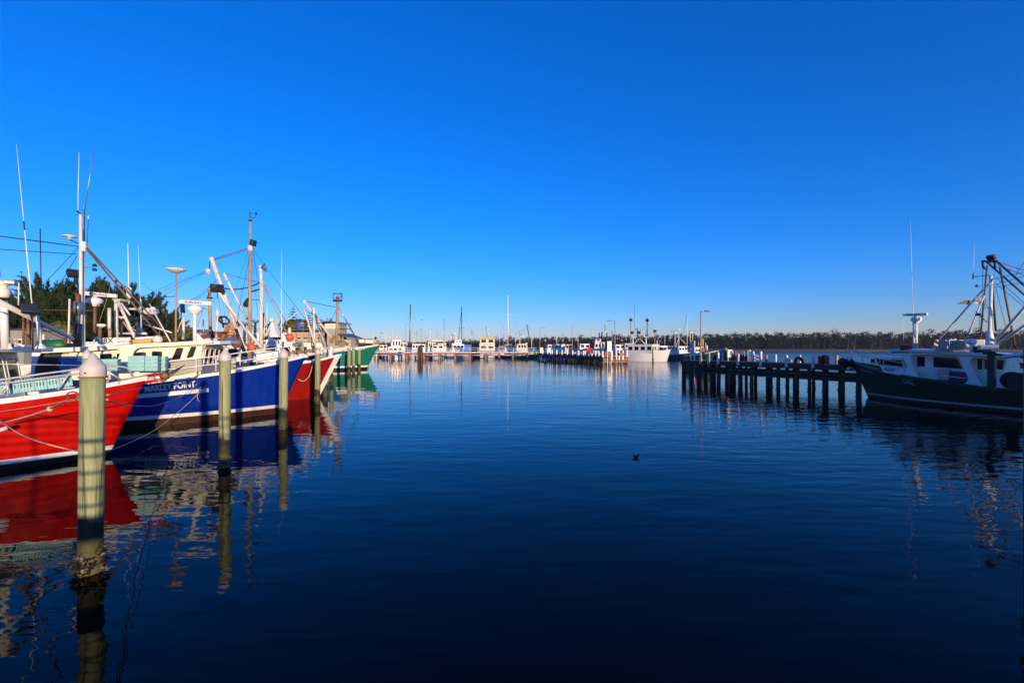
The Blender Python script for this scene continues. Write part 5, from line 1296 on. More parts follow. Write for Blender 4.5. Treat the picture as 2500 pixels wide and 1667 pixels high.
def lamp_post(u, v_top, base, label, arm=1, h_arm=1.1):
    top = P(u, v_top, base.y).z; e = empty("street_lamp", (base.x, base.y, base.z)); tag(e, label, "street lamp", "lamp posts on the jetties"); h = top - base.z
    obj("pole", tube([(0, 0, 0), (0, 0, h * .4), (0, 0, h)], .10, 10, .055), CONC if arm > 0 else STEEL, e, True); obj("arm", tube([(0, 0, h - .05), (arm * h_arm * .6, 0, h + .02)], .04, 8), STEEL, e, True)
    obj("head", box((arm * h_arm * .75, 0, h + .02), (h_arm * .6, .26, .12)), BLACK if arm * h_arm < 1 else STEEL, e, bevel=.03); obj("base_plate", lathe([(.2, 0), (.2, .05), (.12, .08)], (0, 0, 0), 10), STEEL, e)
def jz(J, u, off): p = J.at(u, off); return V((p.x, p.y, J.zd))
lamp_post(1711, 760, jz(RJ, 1711, 1.2), "tall lamp post at the left end of the right jetty", 1, .85)

# blue notice board on two posts at the jetty end
def blue_board():
    a, b = P(1686.5, 868, 48.2), P(1695.5, 868, 47.2); m = (a + b) / 2; e = empty("blue_sign", (m.x, m.y, 0)); tag(e, "tall blue sign on two posts at the left end of the right jetty", "sign")
    za, zb = P(0, 852, 47.7).z, P(0, 833, 47.7).z; d = b - a
    for k in (-.5, .5): obj("post", tube([(d.x * k, d.y * k, -1), (d.x * k, d.y * k, zb + .06)], .06, 10), POSTW, e, True)
    n = V((d.y, -d.x, 0)).normalized() * .05
    obj("panel", slab([V((d.x * -.42, d.y * -.42, za)), V((d.x * .42, d.y * .42, za)), V((d.x * .42, d.y * .42, zb)), V((d.x * -.42, d.y * -.42, zb))], n), SKYB, e)
    obj("lower_panel", slab([V((d.x * -.42, d.y * -.42, za - .55)), V((d.x * .42, d.y * .42, za - .55)), V((d.x * .42, d.y * .42, za - .06)), V((d.x * -.42, d.y * -.42, za - .06))], n), SKYB, e)
blue_board()

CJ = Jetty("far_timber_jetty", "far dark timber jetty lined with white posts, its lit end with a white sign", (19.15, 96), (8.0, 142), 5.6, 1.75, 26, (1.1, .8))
# its end face, the sunlit tone put into a warmer timber colour
def jetty_end():
    e = CJ.e; w = CJ.w
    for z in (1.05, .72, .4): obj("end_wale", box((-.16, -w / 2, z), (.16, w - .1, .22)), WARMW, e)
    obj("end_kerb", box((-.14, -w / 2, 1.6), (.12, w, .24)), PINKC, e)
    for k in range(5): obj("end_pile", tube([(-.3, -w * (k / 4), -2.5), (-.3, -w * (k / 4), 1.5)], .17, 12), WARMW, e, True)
jetty_end()
cus = [1471, 1462, 1454, 1445, 1438, 1428, 1424, 1413, 1410, 1398, 1385, 1372, 1359, 1348, 1344, 1337, 1325]
for i, u in enumerate(cus): white_post(CJ, u, -.3, 853 + (u - 1325) / 146 * 3.5, "white post along the far jetty's long side, %s from its sunlit end" % (ordn[i] if i < 15 else ["sixteenth", "seventeenth"][i - 15]), "white posts of the far jetty", w=.26 if i % 4 else .32, below=.4)
for i, u in enumerate((1494, 1506, 1514, 1524, 1535)):
    p = CJ.A + CJ.n * ((u - 1471) / 65 * CJ.w); o = white_post(CJ, u, 0, 856, "white post on the sunlit end of the far jetty, %s from its left corner" % ordn[i + 1], "white posts of the far jetty", w=.30, below=.9); o.location = (p.x, p.y, CJ.zd); o.location -= CJ.d * .1
def far_sign():
    p = CJ.A + CJ.n * 1.3 - CJ.d * .45; e = empty("white_sign", (p.x, p.y, 0), math.atan2(CJ.n.y, CJ.n.x)); tag(e, "tall white board on two legs at the sunlit end of the far jetty", "sign"); za, zb = P(0, 858, 96).z, P(0, 833, 96).z
    obj("panel", box((0, 0, (za + zb) / 2), (.95, .06, zb - za)), CLEAN, e); 
    for k in (-.42, .42): obj("leg", box((k, .07, zb / 2 - .8), (.11, .08, zb + 1.6)), POSTW, e)
    obj("mark", box((0, -.034, zb - .35), (.12, .004, .2)), GREYP, e)
far_sign()
for u, v, lab in ((1466, 846, "tan capped pile near the left of the far jetty's end"), (1528, 847, "tan capped pile near the right of the far jetty's end")):
    Y = 99; c = P(u, v, Y); e = empty("mooring_pile", (c.x, c.y, 0)); tag(e, lab, "pile", "timber mooring piles"); obj("post", lathe([(.21, -2), (.2, c.z - .4)], (0, 0, 0), 14), PILE, e, True); obj("cap", lathe([(.23, c.z - .45), (.23, c.z - .25), (.02, c.z)], (0, 0, 0), 14), CAPW, e, True)
lamp_post(1501, 783, jz(CJ, 1501, 3.6), "lamp post at the sunlit end of the far jetty, its head to the left", -1, 1.6); lamp_post(1397, 792, jz(CJ, 1397, 2.0), "lamp post halfway along the far jetty", 1, 1.6); lamp_post(1318, 800, V((at(1318, 146), 146, 1.75)), "lamp post where the far jetty meets the footbridge", 1, 2.2); lamp_post(990, 792, V((at(990, 150), 150, 1.6)), "thin lamp post behind the left half of the footbridge", 1, 1.4)
def far_gear():
    p = jz(CJ, 1333, 1.0); e = empty("blue_drum", p); tag(e, "bright blue drum on the far jetty by the footbridge", "drum"); obj("barrel", lathe([(.5, 0), (.52, .6), (.5, 1.2), (.45, 1.28)], (0, 0, 0), 16), CRATE2, e, True); obj("lid", lathe([(.46, 1.28), (.4, 1.36), (.1, 1.38)], (0, 0, 0), 16), CLEAN, e, True)
    for u, off, w, hgt, m, lab in ((1321, 2.5, 1.0, 1.7, CREAM, "cream service box at the corner of the far jetty and footbridge"), (1416, 3.8, 3.5, .6, CRATE2, "long low blue bin in the middle of the far jetty"), (1440, 3.8, 1.4, .55, PINKC, "faded red bin on the far jetty behind its white posts"), (1481, 4.6, 1.0, .6, REDB, "red box beside the white sign on the far jetty"), (1515, 4.0, 1.6, .5, PINKC, "faded red bin at the sunlit end of the far jetty")):
        p = jz(CJ, u, off); e = empty("jetty_bin", p, 1.7); tag(e, lab, "bin", "bins on the far jetty"); obj("body", slab([(-w / 2, -.5, 0), (w / 2, -.5, 0), (w / 2 * 1.04, -.54, hgt), (-w / 2 * 1.04, -.54, hgt)], (0, 1.05, 0)), m, e, bevel=.03); obj("rim", box((0, 0, hgt + .03), (w * 1.08, 1.15, .07)), m, e)
far_gear()

# ------------------------------------------------------------------ dark green trawler on the right
def green_dark_trawler():
    B = Boat("dark_green_trawler", "dark green trawler with a white cabin in the shade, at the right jetty's end", (24.1, 30.8), 116.8)
    B.hull(16, 2.55, [(0, 2.38), (1, 2.08), (2.2, 1.85), (4, 1.55), (6.4, 1.27), (9, 1.15), (16, 1.3)], 1.0, DGREEN, boot=BLACKP, stripe=GREYP, stripez=(.20, .32), bul=.45, gun=DGREEN)
    T = lambda x, y: (2050 + x / 5.2267, 780 + y / 5.2267)            # enlarged-view pixels of the photo
    yo, yi = 2.08, 1.6
    O = lambda x, y, p=yo: B.side(*T(x, y), p)
    th = V((0, -.06, 0))
    fr = [(775, 425), (1520, 450), (1700, 470), (2105, 485), (2105, 520), (1760, 492), (1700, 490), (1668, 520), (1662, 560), (1690, 630), (1832, 870), (1550, 835), (1612, 800), (1637, 770), (1632, 735), (1560, 560), (1520, 490), (1480, 462), (960, 445), (915, 465), (905, 500),
          (930, 580), (1012, 750), (560, 672), (512, 592), (845, 632), (860, 590), (800, 480)]
    B.part("superstructure_side", slab([O(*p) for p in fr], th), WHITE, bevel=.012)
    w = [(890, 440), (2100, 480), (2130, 520), (2060, 900), (1700, 860), (1000, 760), (880, 560)]
    B.part("cabin_wall", slab([O(x, y, yi) for x, y in w], (0, -.08, 0)), WHITE)
    xf = O(880, 500, yi).x; xa = O(1700, 500, yi).x
    B.part("cabin_core", slab([(xf, yi - .1, 1.0), (xf - .1, yi - .1, 2.95), (xa, yi - .1, 2.8), (xa, yi - .1, .9)], (0, -3.0, 0)), WHITE)
    for q, r in (([(985, 462), (1098, 466), (1096, 610), (985, 605)], .08), ([(1188, 470), (1510, 488), (1590, 632), (1186, 612)], .14), ([(1755, 492), (1830, 495), (1828, 650), (1755, 645)], .08), ([(1845, 496), (1890, 498), (1890, 640), (1845, 640)], .08), ([(2000, 495), (2115, 500), (2090, 650), (1995, 640)], .08)):
        B.window([O(x, y, yi) for x, y in q], (0, 1, 0), .04, fmat=WHITE, rad=r)
    # forward low trunk with a long window strip, raked front
    B.part("trunk_cabin", slab([O(385, 560, 1.3), O(390, 490, 1.3), O(800, 490, 1.3), O(850, 640, 1.3)], (0, -2.4, 0)), WHITE, bevel=.03)
    B.window([O(470, 500, 1.3), O(795, 515, 1.3), O(815, 605, 1.3), O(490, 570, 1.3)], (0, 1, 0), .03, fmat=WHITE, rad=.1); B.window([O(395, 500, 1.3), O(455, 503, 1.3), O(455, 560, 1.3), O(395, 545, 1.3)], (0, 1, 0), .03, fmat=WHITE, rad=.1)
    # roof with a rolled edge
    pts = [(640, 400), (700, 380), (1160, 395), (2100, 465)]
    a = [O(x, y, yo + .08) for x, y in pts]; v, f = [], []
    for p in a:
        for yy, dz in ((yo + .04, -.16), (yo + .12, -.10), (yo + .12, -.02), (yo, .04), (-yo, .04), (-yo - .12, -.02), (-yo - .12, -.10), (-yo - .04, -.16)): v.append(V((p.x, yy, p.z + dz)))
    for i in range(len(a) - 1):
        for j in range(8): f.append((i * 8 + j, (i + 1) * 8 + j, (i + 1) * 8 + (j + 1) % 8, i * 8 + (j + 1) % 8))
    f += [tuple(range(8)), tuple(len(v) - 1 - k for k in range(8))]
    B.part("roof", (v, f), WHITE, bevel=.01)
    # bow rails
    G = lambda u, v: B.px(u, v, B.gun(u, 1))
    q = [T(*p) for p in ((125, 400), (250, 408), (450, 425), (650, 445), (780, 460))]
    B.part("far_rail", tube([B.side(u, v, -.6) for u, v in q], .03, 8), RAILM, smooth=True)
    q = [T(*p) for p in ((150, 405), (255, 455), (400, 485), (510, 500), (700, 535), (850, 570))]
    B.part("near_rail", tube([G(u, v) for u, v in q], .026, 8), RAILM, smooth=True)
    for (x, y0, y1) in ((148, 400, 535), (258, 408, 455), (285, 470, 600), (512, 495, 575), (560, 520, 585), (690, 460, 500)):
        u, v0 = T(x, y0); _, v1 = T(x, y1); B.part("stanchion", tube([G(u, v0), G(u, v1)], .022, 8), RAILM, smooth=True)
    for pl in (((980, 665), (1150, 685), (1195, 700), (1208, 730), (1205, 775)), ((1240, 780), (1262, 735), (1300, 715), (1630, 752))):
        B.part("deck_rail", tube([O(x, y, yo - .02) for x, y in pl], .022, 8), CLEAN, smooth=True)
    # lettering
    a, b, t = O(562, 645, yo + .01), O(705, 665, yo + .01), O(562, 607, yo + .01); B.part("lettering", text_quad("432029", b if False else a, b, t, (0, .006, 0), .02), INK)
    c = [O(775 + 58 * math.cos(k * .3142), 656 + 38 * math.sin(k * .3142), yo + .012) for k in range(21)]; B.part("oval_emblem", tube(c, .008, 5), paint("pale_blue_print", (.25, .40, .55), .6))
    def on_hull(u, v):
        d = (B.I @ P(u, v, 1.0)) - B.cam; best = None
        for i in range(400):
            p = B.cam + d * (18 + i * .035)
            if p.x > .9: continue
            e = abs(p.y - B.half(p.x, p.z))
            if best is None or e < best[0]: best = (e, p)
        return best[1]
    a, b, t = on_hull(*T(815, 812)), on_hull(*T(958, 838)), on_hull(*T(805, 755))
    def place(s, q): x = lerp(a.x, b.x, s); z = lerp(a.z, b.z, s) + q * (t.z - a.z); return V((x, B.half(x, z) + .012, z))
    B.part("lettering", text_fn("UKL", place, .012), paint("grey_lettering", (.35, .37, .38), .6))
    a, b = on_hull(*T(275, 650)), on_hull(*T(425, 690))
    def place2(s, q): x = lerp(a.x, b.x, s); z = lerp(a.z, b.z, s) + q * .12; return V((x, B.half(x, z) + .012, z))
    B.part("bow_name", text_fn("~ ~~~~ ~~", place2, .02), GREYP)
    B.part("bow_fender", join(*[lathe([(.05, -.3), (.26, -.2), (.32, 0), (.26, .2), (.05, .3)], B.px(u, v, 31.9), 12, .1) for u, v in ((2058, 884), (2066, 886), (2074, 885))]), RUBBER, smooth=True)
    B.part("bitts", tube([B.px(2073, 881, 31.6), B.px(2072.5, 871, 31.6)], .07, 10), CLEAN, smooth=True)
    # radar, aerials, mast and A-frame
    Y = 27.0
    radar(B, (2205, 769), (2264, 767), 2237, 850, Y, "FURUNO", scale=.9, swing=.75)
    B.line("radar_post", (2231, 848, Y), (2230, 780, Y), .045, WHITE); B.line("whip_aerial", (2231, 848, Y), (2228, 740, Y), .022, CLEAN); B.line("whip_aerial", (2228, 741, Y), (2223, 538, Y), .016, CLEAN, .004)
    B.line("thin_aerial", (2206, 842, Y), (2207, 752, Y), .012, CLEAN, .006)
    Ym = 23.6
    B.line("mast", (2415, 842, Ym), (2420, 695, Ym), .082, WHITE, .07, 14); B.line("topmast", (2420, 696, Ym), (2419, 672, Ym), .07, WHITE, n=12)
    B.line("frame_leg", (2393, 832, Ym + .8), (2410, 648, Ym + .8), .042, OLDST); B.line("frame_leg", (2479, 850, Ym - .6), (2441, 652, Ym - .6), .045, OLDST); B.line("frame_leg", (2431, 808, Ym + .4), (2423, 700, Ym + .3), .045, BLACK)
    B.line("frame_head", (2398, 638, Ym + .8), (2434, 638, Ym - .4), .06, BLACK); B.line("frame_hook", (2399, 638, Ym + .8), (2400, 652, Ym + .8), .05, BLACK); B.line("frame_hook", (2400, 652, Ym + .8), (2407, 657, Ym + .8), .05, BLACK); B.line("frame_hook", (2428, 640, Ym), (2430, 656, Ym), .05, BLACK)
    floodlight(B, 2420, 629, Ym, .34, -.7, -.3)
    for a, b, r, m in (((2433, 638, Ym - .4), (2530, 722, Ym - 3), .05, OLDST), ((2406, 637, Ym + .6), (2530, 745, Ym - 2), .045, OLDST), ((2424, 838, Ym - .1), (2520, 730, Ym - 3), .07, WHITE), ((2428, 845, Ym - .2), (2530, 775, Ym - 3), .065, WHITE)): B.line("outrigger", a, b, r, m)
    B.line("mast_strut", (2272, 852, 26.0), (2403, 703, Ym), .045, WHITE); B.line("mast_strut", (2358, 828, 24.4), (2403, 722, Ym), .035, MASTW); B.line("mast_strut", (2403, 703, Ym), (2419, 690, Ym), .04, WHITE)
    B.line("yard", (2375, 676, Ym), (2415, 672, Ym), .022, BLACK); B.line("yard_end", (2375, 681, Ym), (2376, 670, Ym), .03, BLACK); B.line("whip_aerial", (2376, 670, Ym), (2379, 596, Ym), .012, CLEAN, .004)
    B.line("vane_arm", (2384, 698, Ym), (2393, 701, Ym), .016, BLACK); B.part("wind_vane", lathe([(.03, -.06), (.07, 0), (.03, .06)], B.px(2384, 698, Ym), 8), BLACK)
    p = [B.px(u, v, Ym + .3) for u, v in ((2345, 742), (2367, 733), (2371, 738), (2369, 743))]
    B.part("lamp_wedge", slab(p, (.12, .2, 0)), BLACK); B.line("lamp_beam", (2368, 741, Ym + .3), (2396, 739, Ym + .2), .04, MASTW); B.part("lamp_box", box(B.px(2387, 730, Ym + .2), (.22, .2, .2), .3), CREAM, bevel=.02)
    B.part("lower_lamp", box(B.px(2388, 768, Ym + .2), (.22, .2, .12), .3), BLACK); B.line("lamp_beam", (2382, 760, Ym + .2), (2410, 787, Ym), .02, BLACK)
    for a, b in (((2424, 670, Ym), (2500, 740, Ym - 3)), ((2420, 683, Ym), (2500, 664, Ym - 4)), ((2420, 697, Ym), (2500, 675, Ym - 4)), ((2422, 702, Ym), (2500, 690, Ym - 4)), ((2438, 640, Ym - .4), (2500, 660, Ym - 3)), ((2436, 648, Ym - .4), (2500, 672, Ym - 3)), ((2480, 672, Ym - 2), (2500, 640, Ym - 3)),
                 ((2400, 655, Ym), (2397, 810, Ym + 1)), ((2395, 720, Ym), (2390, 810, Ym + 1)), ((2430, 700, Ym), (2455, 795, Ym)), ((2428, 690, Ym), (2520, 765, Ym - 3)), ((2405, 740, Ym), (2425, 770, Ym)), ((2403, 752, Ym), (2424, 750, Ym)), ((2396, 775, Ym), (2408, 730, Ym))): B.line("stay", a, b, .011, WIRE, n=5)
    for u, v in ((2460, 646), (2484, 656), (2464, 658), (2441, 650)): B.part("red_tag", box(B.px(u, v, Ym - 1.5), (.09, .05, .05), .5), REDB)
    B.part("mast_bundle", lathe([(.10, -.3), (.16, -.2), (.15, .1), (.11, .35), (.08, .5)], B.px(2417, 829, Ym - .1), 12, .15), WHITE, smooth=True)
    # gear on the roof
    B.part("ice_box", slab([B.px(u, v, 25.2) for u, v in ((2305, 858), (2359, 861), (2360, 829), (2307, 829))], (.25, .55, 0)), GREYP, bevel=.03); B.line("box_handle", (2312, 828, 25), (2334, 828, 25), .02, CLEAN)
    B.part("cream_locker", box(B.px(2378, 840, 24.6), (.75, .5, .5), .5), CREAM, bevel=.03); B.part("round_lamp", lathe([(.12, -.15), (.2, -.1), (.2, .1), (.12, .15)], B.px(2372, 834, 24.2), 14), CLEAN, smooth=True)
    B.part("gear_heap", join(*[box(B.px(2385 + 5 * k, 852 + (k % 2) * 2, 23.9), (.25, .3, .3), k) for k in range(6)]), BLACK, bevel=.03); B.part("gas_bottle", lathe([(.1, 0), (.12, .1), (.12, .45), (.04, .52)], B.px(2374, 860, 24.2), 12), CLEAN, smooth=True)
    B.part("life_raft", tube([B.px(2211, 849, 27.2), B.px(2222, 848, 27.2)], .13, 12), REDB, smooth=True); B.part("raft_cradle", box(B.px(2203, 849, 27.2), (.25, .3, .25), .4), BLACK, bevel=.02)
    B.part("mast_block", box(B.px(2412, 848, 23.4), (.7, .5, .25), .5), WHITE, bevel=.04); B.line("cross_arm", (2400, 862, 23), (2500, 872, 21.5), .06, BLACK); B.line("gallows_arm", (2450, 872, 22), (2505, 862, 20.5), .10, WHITE)
    p = B.px(2421, 860, 22.6); B.part("deck_post", box((p.x, p.y, (p.z + 1.2) / 2), (.27, .27, p.z - 1.2), 0), paint("blackish_green_paint", (.003, .016, .013), .5), bevel=.03); B.part("post_cap", box((p.x, p.y, p.z + .03), (.33, .33, .06), 0), BLACK)
    # winch drum and bench on the working deck
    c = B.px(2480, 930, 22.5); ax = V((.45, -.9, 0)); B.part("net_drum", join(tube([c - ax * .6, c + ax * .6], .22, 14), tube([c + ax * .6, c + ax * .66], .44, 18), tube([c - ax * .66, c - ax * .6], .44, 18)), RUBBER)
    B.part("deck_seat", box(O(1340, 700, yi + .25), (.5, .35, .6), 0), STEEL, bevel=.03); B.part("fish_bin", box(O(1520, 735, yi + .15), (.9, .3, .6), 0), NAVY, bevel=.04)
    B.part("hanging_hook", tube([B.px(2488, 868, 21.5), B.px(2486, 880, 21.5), B.px(2490, 888, 21.5), B.px(2496, 886, 21.5)], .03, 8), CLEAN, smooth=True)
    return B
UK = green_dark_trawler()
def plain_pile(u0, u1, vtop, Y, label, mat):
    c = P((u0 + u1) / 2, vtop, Y); r = (u1 - u0) / 2 / FPX * Y * .8; e = empty("mooring_pile", (c.x, c.y, 0)); tag(e, label, "pile", "timber mooring piles")
    obj("post", slab([(-r, -r, -2), (r, -r, -2), (r, r, -2), (-r, r, -2)], (0, 0, c.z + 2)), mat, e, bevel=.03); obj("strap", slab([(-r - .01, -r - .01, c.z - .35), (r + .01, -r - .01, c.z - .35), (r + .01, r + .01, c.z - .35), (-r - .01, r + .01, c.z - .35)], (0, 0, .08)), BLACK, e)
plain_pile(2515, 2575, 838, 6.2, "black pile cut by the right edge of the photo", BLACKP)

# ------------------------------------------------------------------ craft lying beyond the footbridge and the far jetty
def craft(name, label, cat, u, Y, yaw, L, hb, h0, hullm, cabs=(), lines=(), group="boats beyond the footbridge", boot=BLACKP, rake=.8, stripe=None, wv=True):
    B = Boat(name, label, (at(u, Y), Y), yaw, cat, group)
    B.hull(L, hb, [(0, h0), (L * .25, h0 * .84), (L * .6, h0 * .74), (L, h0 * .74)], rake, hullm, boot=boot, stripe=stripe, bul=.3, stripez=(.1, .22))
    for c in cabs:
        k = dict(c); cabin(B, k.pop("x0"), k.pop("x1"), k.pop("hw"), k.pop("z0"), k.pop("z1"), k.pop("mat", CLEAN), k.pop("rake", .3), sides=(-1, 1), **k)
    for nm, a, b, r, m in lines: B.line(nm, a if len(a) > 2 else (*a, Y + 3), b if len(b) > 2 else (*b, Y + 3), r, m, n=6)
    return B
MC = lambda x0, x1, hw, z0, z1, **k: dict(x0=x0, x1=x1, hw=hw, z0=z0, z1=z1, **k)
b = craft("motor_cruiser", "large white motor cruiser with a glazed flybridge at the left end of the footbridge", "motor boat", 934, 148, 200, 7, 1.9, 2.6, CLEAN, [MC(-1.5, -6, 1.6, 2.0, 3.7, wz=(.3, .8)), MC(-2.6, -5.6, 1.4, 3.8, 6.0, wz=(.15, .85), mat=CLEAN)], [("mast_pole", (951, 828), (951, 822), .12, CLEAN), ("aerial", (942, 840), (942, 808), .06, CLEAN), ("aerial", (958, 830), (959, 803), .05, CLEAN)])
b.part("radar_dome", lathe([(.2, 0), (.4, .15), (.35, .4), (.1, .5)], b.px(951, 825, 151), 12), CLEAN, smooth=True)
craft("cabin_launch", "cream cabin launch behind the big motor cruiser", "motor boat", 958, 155, 190, 5, 1.7, 2.2, CREAM, [MC(-1.0, -5, 1.5, 1.8, 5.2, mat=CREAM, wz=(.6, .9))], [("radar_bar", (964, 822), (970, 822), .1, CLEAN), ("post", (968, 830), (968, 820), .08, CLEAN)])
def yacht(u, top, Y, label, mastm, spreaders=(), wd=.11, hullm=CLEAN, stay=None, tilt=0.0, cover=NAVY):
    B = craft("sailing_yacht", label, "yacht", u - 32, Y, 200, 10, 1.6, 1.3, hullm, [MC(-3.5, -7, 1.0, 1.0, 1.7, side_windows=3, front_windows=0, wz=(.3, .75), rake=.6)], [("mast", (u, 850, Y), (u + tilt, top, Y), wd, mastm), ("boom", (u, 843, Y), (u + 24, 844, Y), .09, mastm)], group="yachts beyond the footbridge")
    B.line("sail_cover", (u - 1, 842, Y), (u + 22, 843, Y), .16, cover, n=8)
    for v, du in spreaders: B.line("spreader", (u - du, v, Y), (u + du, v + .5, Y), .035, mastm, n=5)
    B.line("backstay", (u + tilt, top, Y), (u + 40, 858, Y), .018, WIRE, n=4); B.line("shroud", (u + tilt, top, Y), (u + 8, 855, Y - 1), .016, WIRE, n=4)
    if stay: B.line("furled_sail", (stay[0], stay[1], Y), (stay[2], stay[3], Y), .09, NAVY, n=6)
    return B
yacht(1000, 743, 158, "yacht with a thick dark mast left of the footbridge's dark timbers", STEEL, ((775, 9),), .20, tilt=2)
yacht(1084, 777, 190, "far yacht with a thin short mast behind the hard-topped cruiser", STEEL, (), .08)
yacht(1127, 748, 165, "yacht with a dark mast and furled blue headsail", BLACK, ((800, 10),), .12, stay=(1126, 762, 1119, 835))
yacht(1240, 722, 160, "yacht with the tallest white mast and two pairs of spreaders", CLEAN, ((768, 13), (817, 13)), .19, hullm=NAVY)
yacht(1219, 782, 172, "yacht with a short pale mast just left of the tallest mast", MASTW, ((820, 8),), .13)
yacht(1024 + 4, 800, 230, "distant yacht with a faint thin mast above the dark timbers", STEEL, (), .06)
craft("harbour_launch", "white launch with a boxy cabin left of the dark timbers", "motor boat", 1000, 149, 185, 4.5, 1.5, 1.9, CLEAN, [MC(-.8, -3.8, 1.3, 1.6, 4.6, wz=(.6, .9))], [("mast", (1008, 843), (1008, 830), .1, CLEAN), ("bar", (1006, 829), (1012, 829), .14, CLEAN)])
b = craft("small_tug", "cream small tug with a white mast and round dome, right of the dark timbers", "tug", 1034, 156, 210, 5, 1.9, 2.2, GREYP, [MC(-1.0, -3.6, 1.3, 2.0, 5.4, mat=CREAM, wz=(.6, .88))], [("mast", (1050, 840), (1050, 812), .1, CLEAN), ("pole", (1041, 842), (1040, 795), .06, CLEAN), ("boom", (1044, 838), (1039, 820), .08, STEEL)])
b.part("dome", lathe([(.1, -.3), (.35, 0), (.1, .3)], b.px(1050, 810, 159), 12), CLEAN, smooth=True)
b = craft("hard_topped_cruiser", "white cruiser with a hard top and black side windows, stern to the footbridge", "motor boat", 1074, 163, 95, 11, 2.1, 2.4, CLEAN, [MC(-6, -9.5, 1.9, 1.8, 4.2, mat=CLEAN, aft=True, wz=(.6, .92)), MC(-5.5, -9.2, 1.8, 5.6, 5.9, mat=CLEAN, side_windows=0, front_windows=0)], [("top_leg", (1064, 846, 152), (1064, 832, 152), .07, CLEAN), ("top_leg", (1083, 846, 152), (1083, 832, 152), .07, CLEAN), ("aerial", (1066, 835, 155), (1067, 815, 155), .05, CLEAN), ("pole", (1086, 850, 155), (1086, 824, 155), .12, MASTW)])
b = craft("flybridge_cruiser", "white flybridge cruiser with a mast of domes and a tall aerial", "motor boat", 1093, 158, 190, 7, 1.9, 2.4, CLEAN, [MC(-1.4, -5.6, 1.6, 1.9, 4.6, wz=(.6, .88)), MC(-2.2, -4.8, 1.3, 4.75, 6.0, side_windows=2)], [("mast", (1105, 834), (1105, 815), .22, GREYP), ("aerial", (1113, 838), (1113, 804), .10, CLEAN), ("arm", (1099, 832), (1104, 822), .12, CLEAN), ("yard", (1109, 824), (1116, 825), .06, CLEAN)])
b.part("dome", lathe([(.1, -.3), (.36, 0), (.1, .3)], b.px(1109, 814, 161), 12), CLEAN, smooth=True); b.part("dome", lathe([(.1, -.25), (.3, 0), (.1, .25)], b.px(1101, 822, 161), 12), CLEAN, smooth=True)
craft("covered_runabout", "runabout under a bright blue cover left of the yellow-topped workboat", "motor boat", 1127, 150, 185, 3.5, 1.3, 1.3, GREYP, [MC(-.6, -3.2, 1.1, 1.1, 4.4, mat=CRATE2, side_windows=0, front_windows=0)])
craft("dark_workboat", "low black workboat in front of the far tree line", "motor boat", 1140, 168, 185, 7, 1.7, 1.9, BLACKP, [MC(-1.5, -4.5, 1.4, 1.7, 4.9, mat=BLACK)])
b = craft("yellow_topped_workboat", "pale workboat with a yellow-banded bridge and tripod mast, stern to the footbridge", "workboat", 1191, 162, 92, 12, 2.9, 2.6, CREAM, [MC(-4, -11, 2.5, 2.2, 4.9, mat=CREAM, aft=True, wz=(.35, .65)), MC(-5, -10.4, 2.4, 5.05, 6.3, mat=CREAM, aft=True, wz=(.1, .9))], [("mast", (1190, 824, 152), (1187, 797, 152), .09, STEEL), ("radar_bar", (1184, 802.5, 152), (1194, 802.5, 152), .09, CLEAN), ("yard", (1186, 813, 152), (1196, 813, 152), .07, CREAM), ("lamp_stem", (1191, 820, 152), (1191, 812, 152), .16, CREAM), ("aerial", (1171, 835, 152), (1171, 808, 152), .06, CLEAN), ("davit", (1216, 846, 151), (1229, 846, 151), .09, CLEAN)])
b.part("yellow_band", box((-8.2, 0, 6.62), (5.6, 5.4, .55)), YELLOW, bevel=.08)
q = [b.front(u, v, -11.05) for u, v in ((1188, 826.5), (1206, 826.5), (1188, 824.5))]; b.part("lifebuoy", tube([b.px(1183 + 1.8 * math.cos(k * .5236), 845 + 2.4 * math.sin(k * .5236), 150) for k in range(13)], .09, 6), BUOYO, smooth=True)
b.part("transom_box", box((-12.3, 0, .9), (.5, 4.6, 1.3)), WHITE, bevel=.05)
b = craft("crane_boat", "small green-hulled boat with a cream wheelhouse and a dark derrick", "workboat", 1312, 150, -8, 8, 1.8, 1.8, BGREEN, [MC(-3.2, -6.2, 1.4, 1.5, 4.7, mat=CREAM, wz=(.6, .9))], [("derrick", (1297, 846), (1286, 793), .13, BLACK), ("mast", (1298, 850), (1298, 800), .12, MASTW), ("post", (1269, 852), (1269, 822), .14, MASTW), ("post", (1269, 823), (1269, 806), .10, GREYP), ("lattice", (1272, 822), (1276, 805), .06, STEEL), ("wire", (1286, 793), (1278, 806), .03, WIRE), ("wire", (1287, 793), (1300, 808), .03, WIRE), ("wire", (1300, 815), (1315, 845), .03, WIRE), ("radar_bar", (1271, 820.5), (1279, 821), .14, CLEAN)])
b.part("lamp", lathe([(.2, -.3), (.35, 0), (.2, .25)], b.px(1299, 796, 153), 10), CREAM); b.part("deck_dome", lathe([(.35, 0), (.4, .3), (.2, .55)], b.px(1285, 840, 152), 10), CREAM)
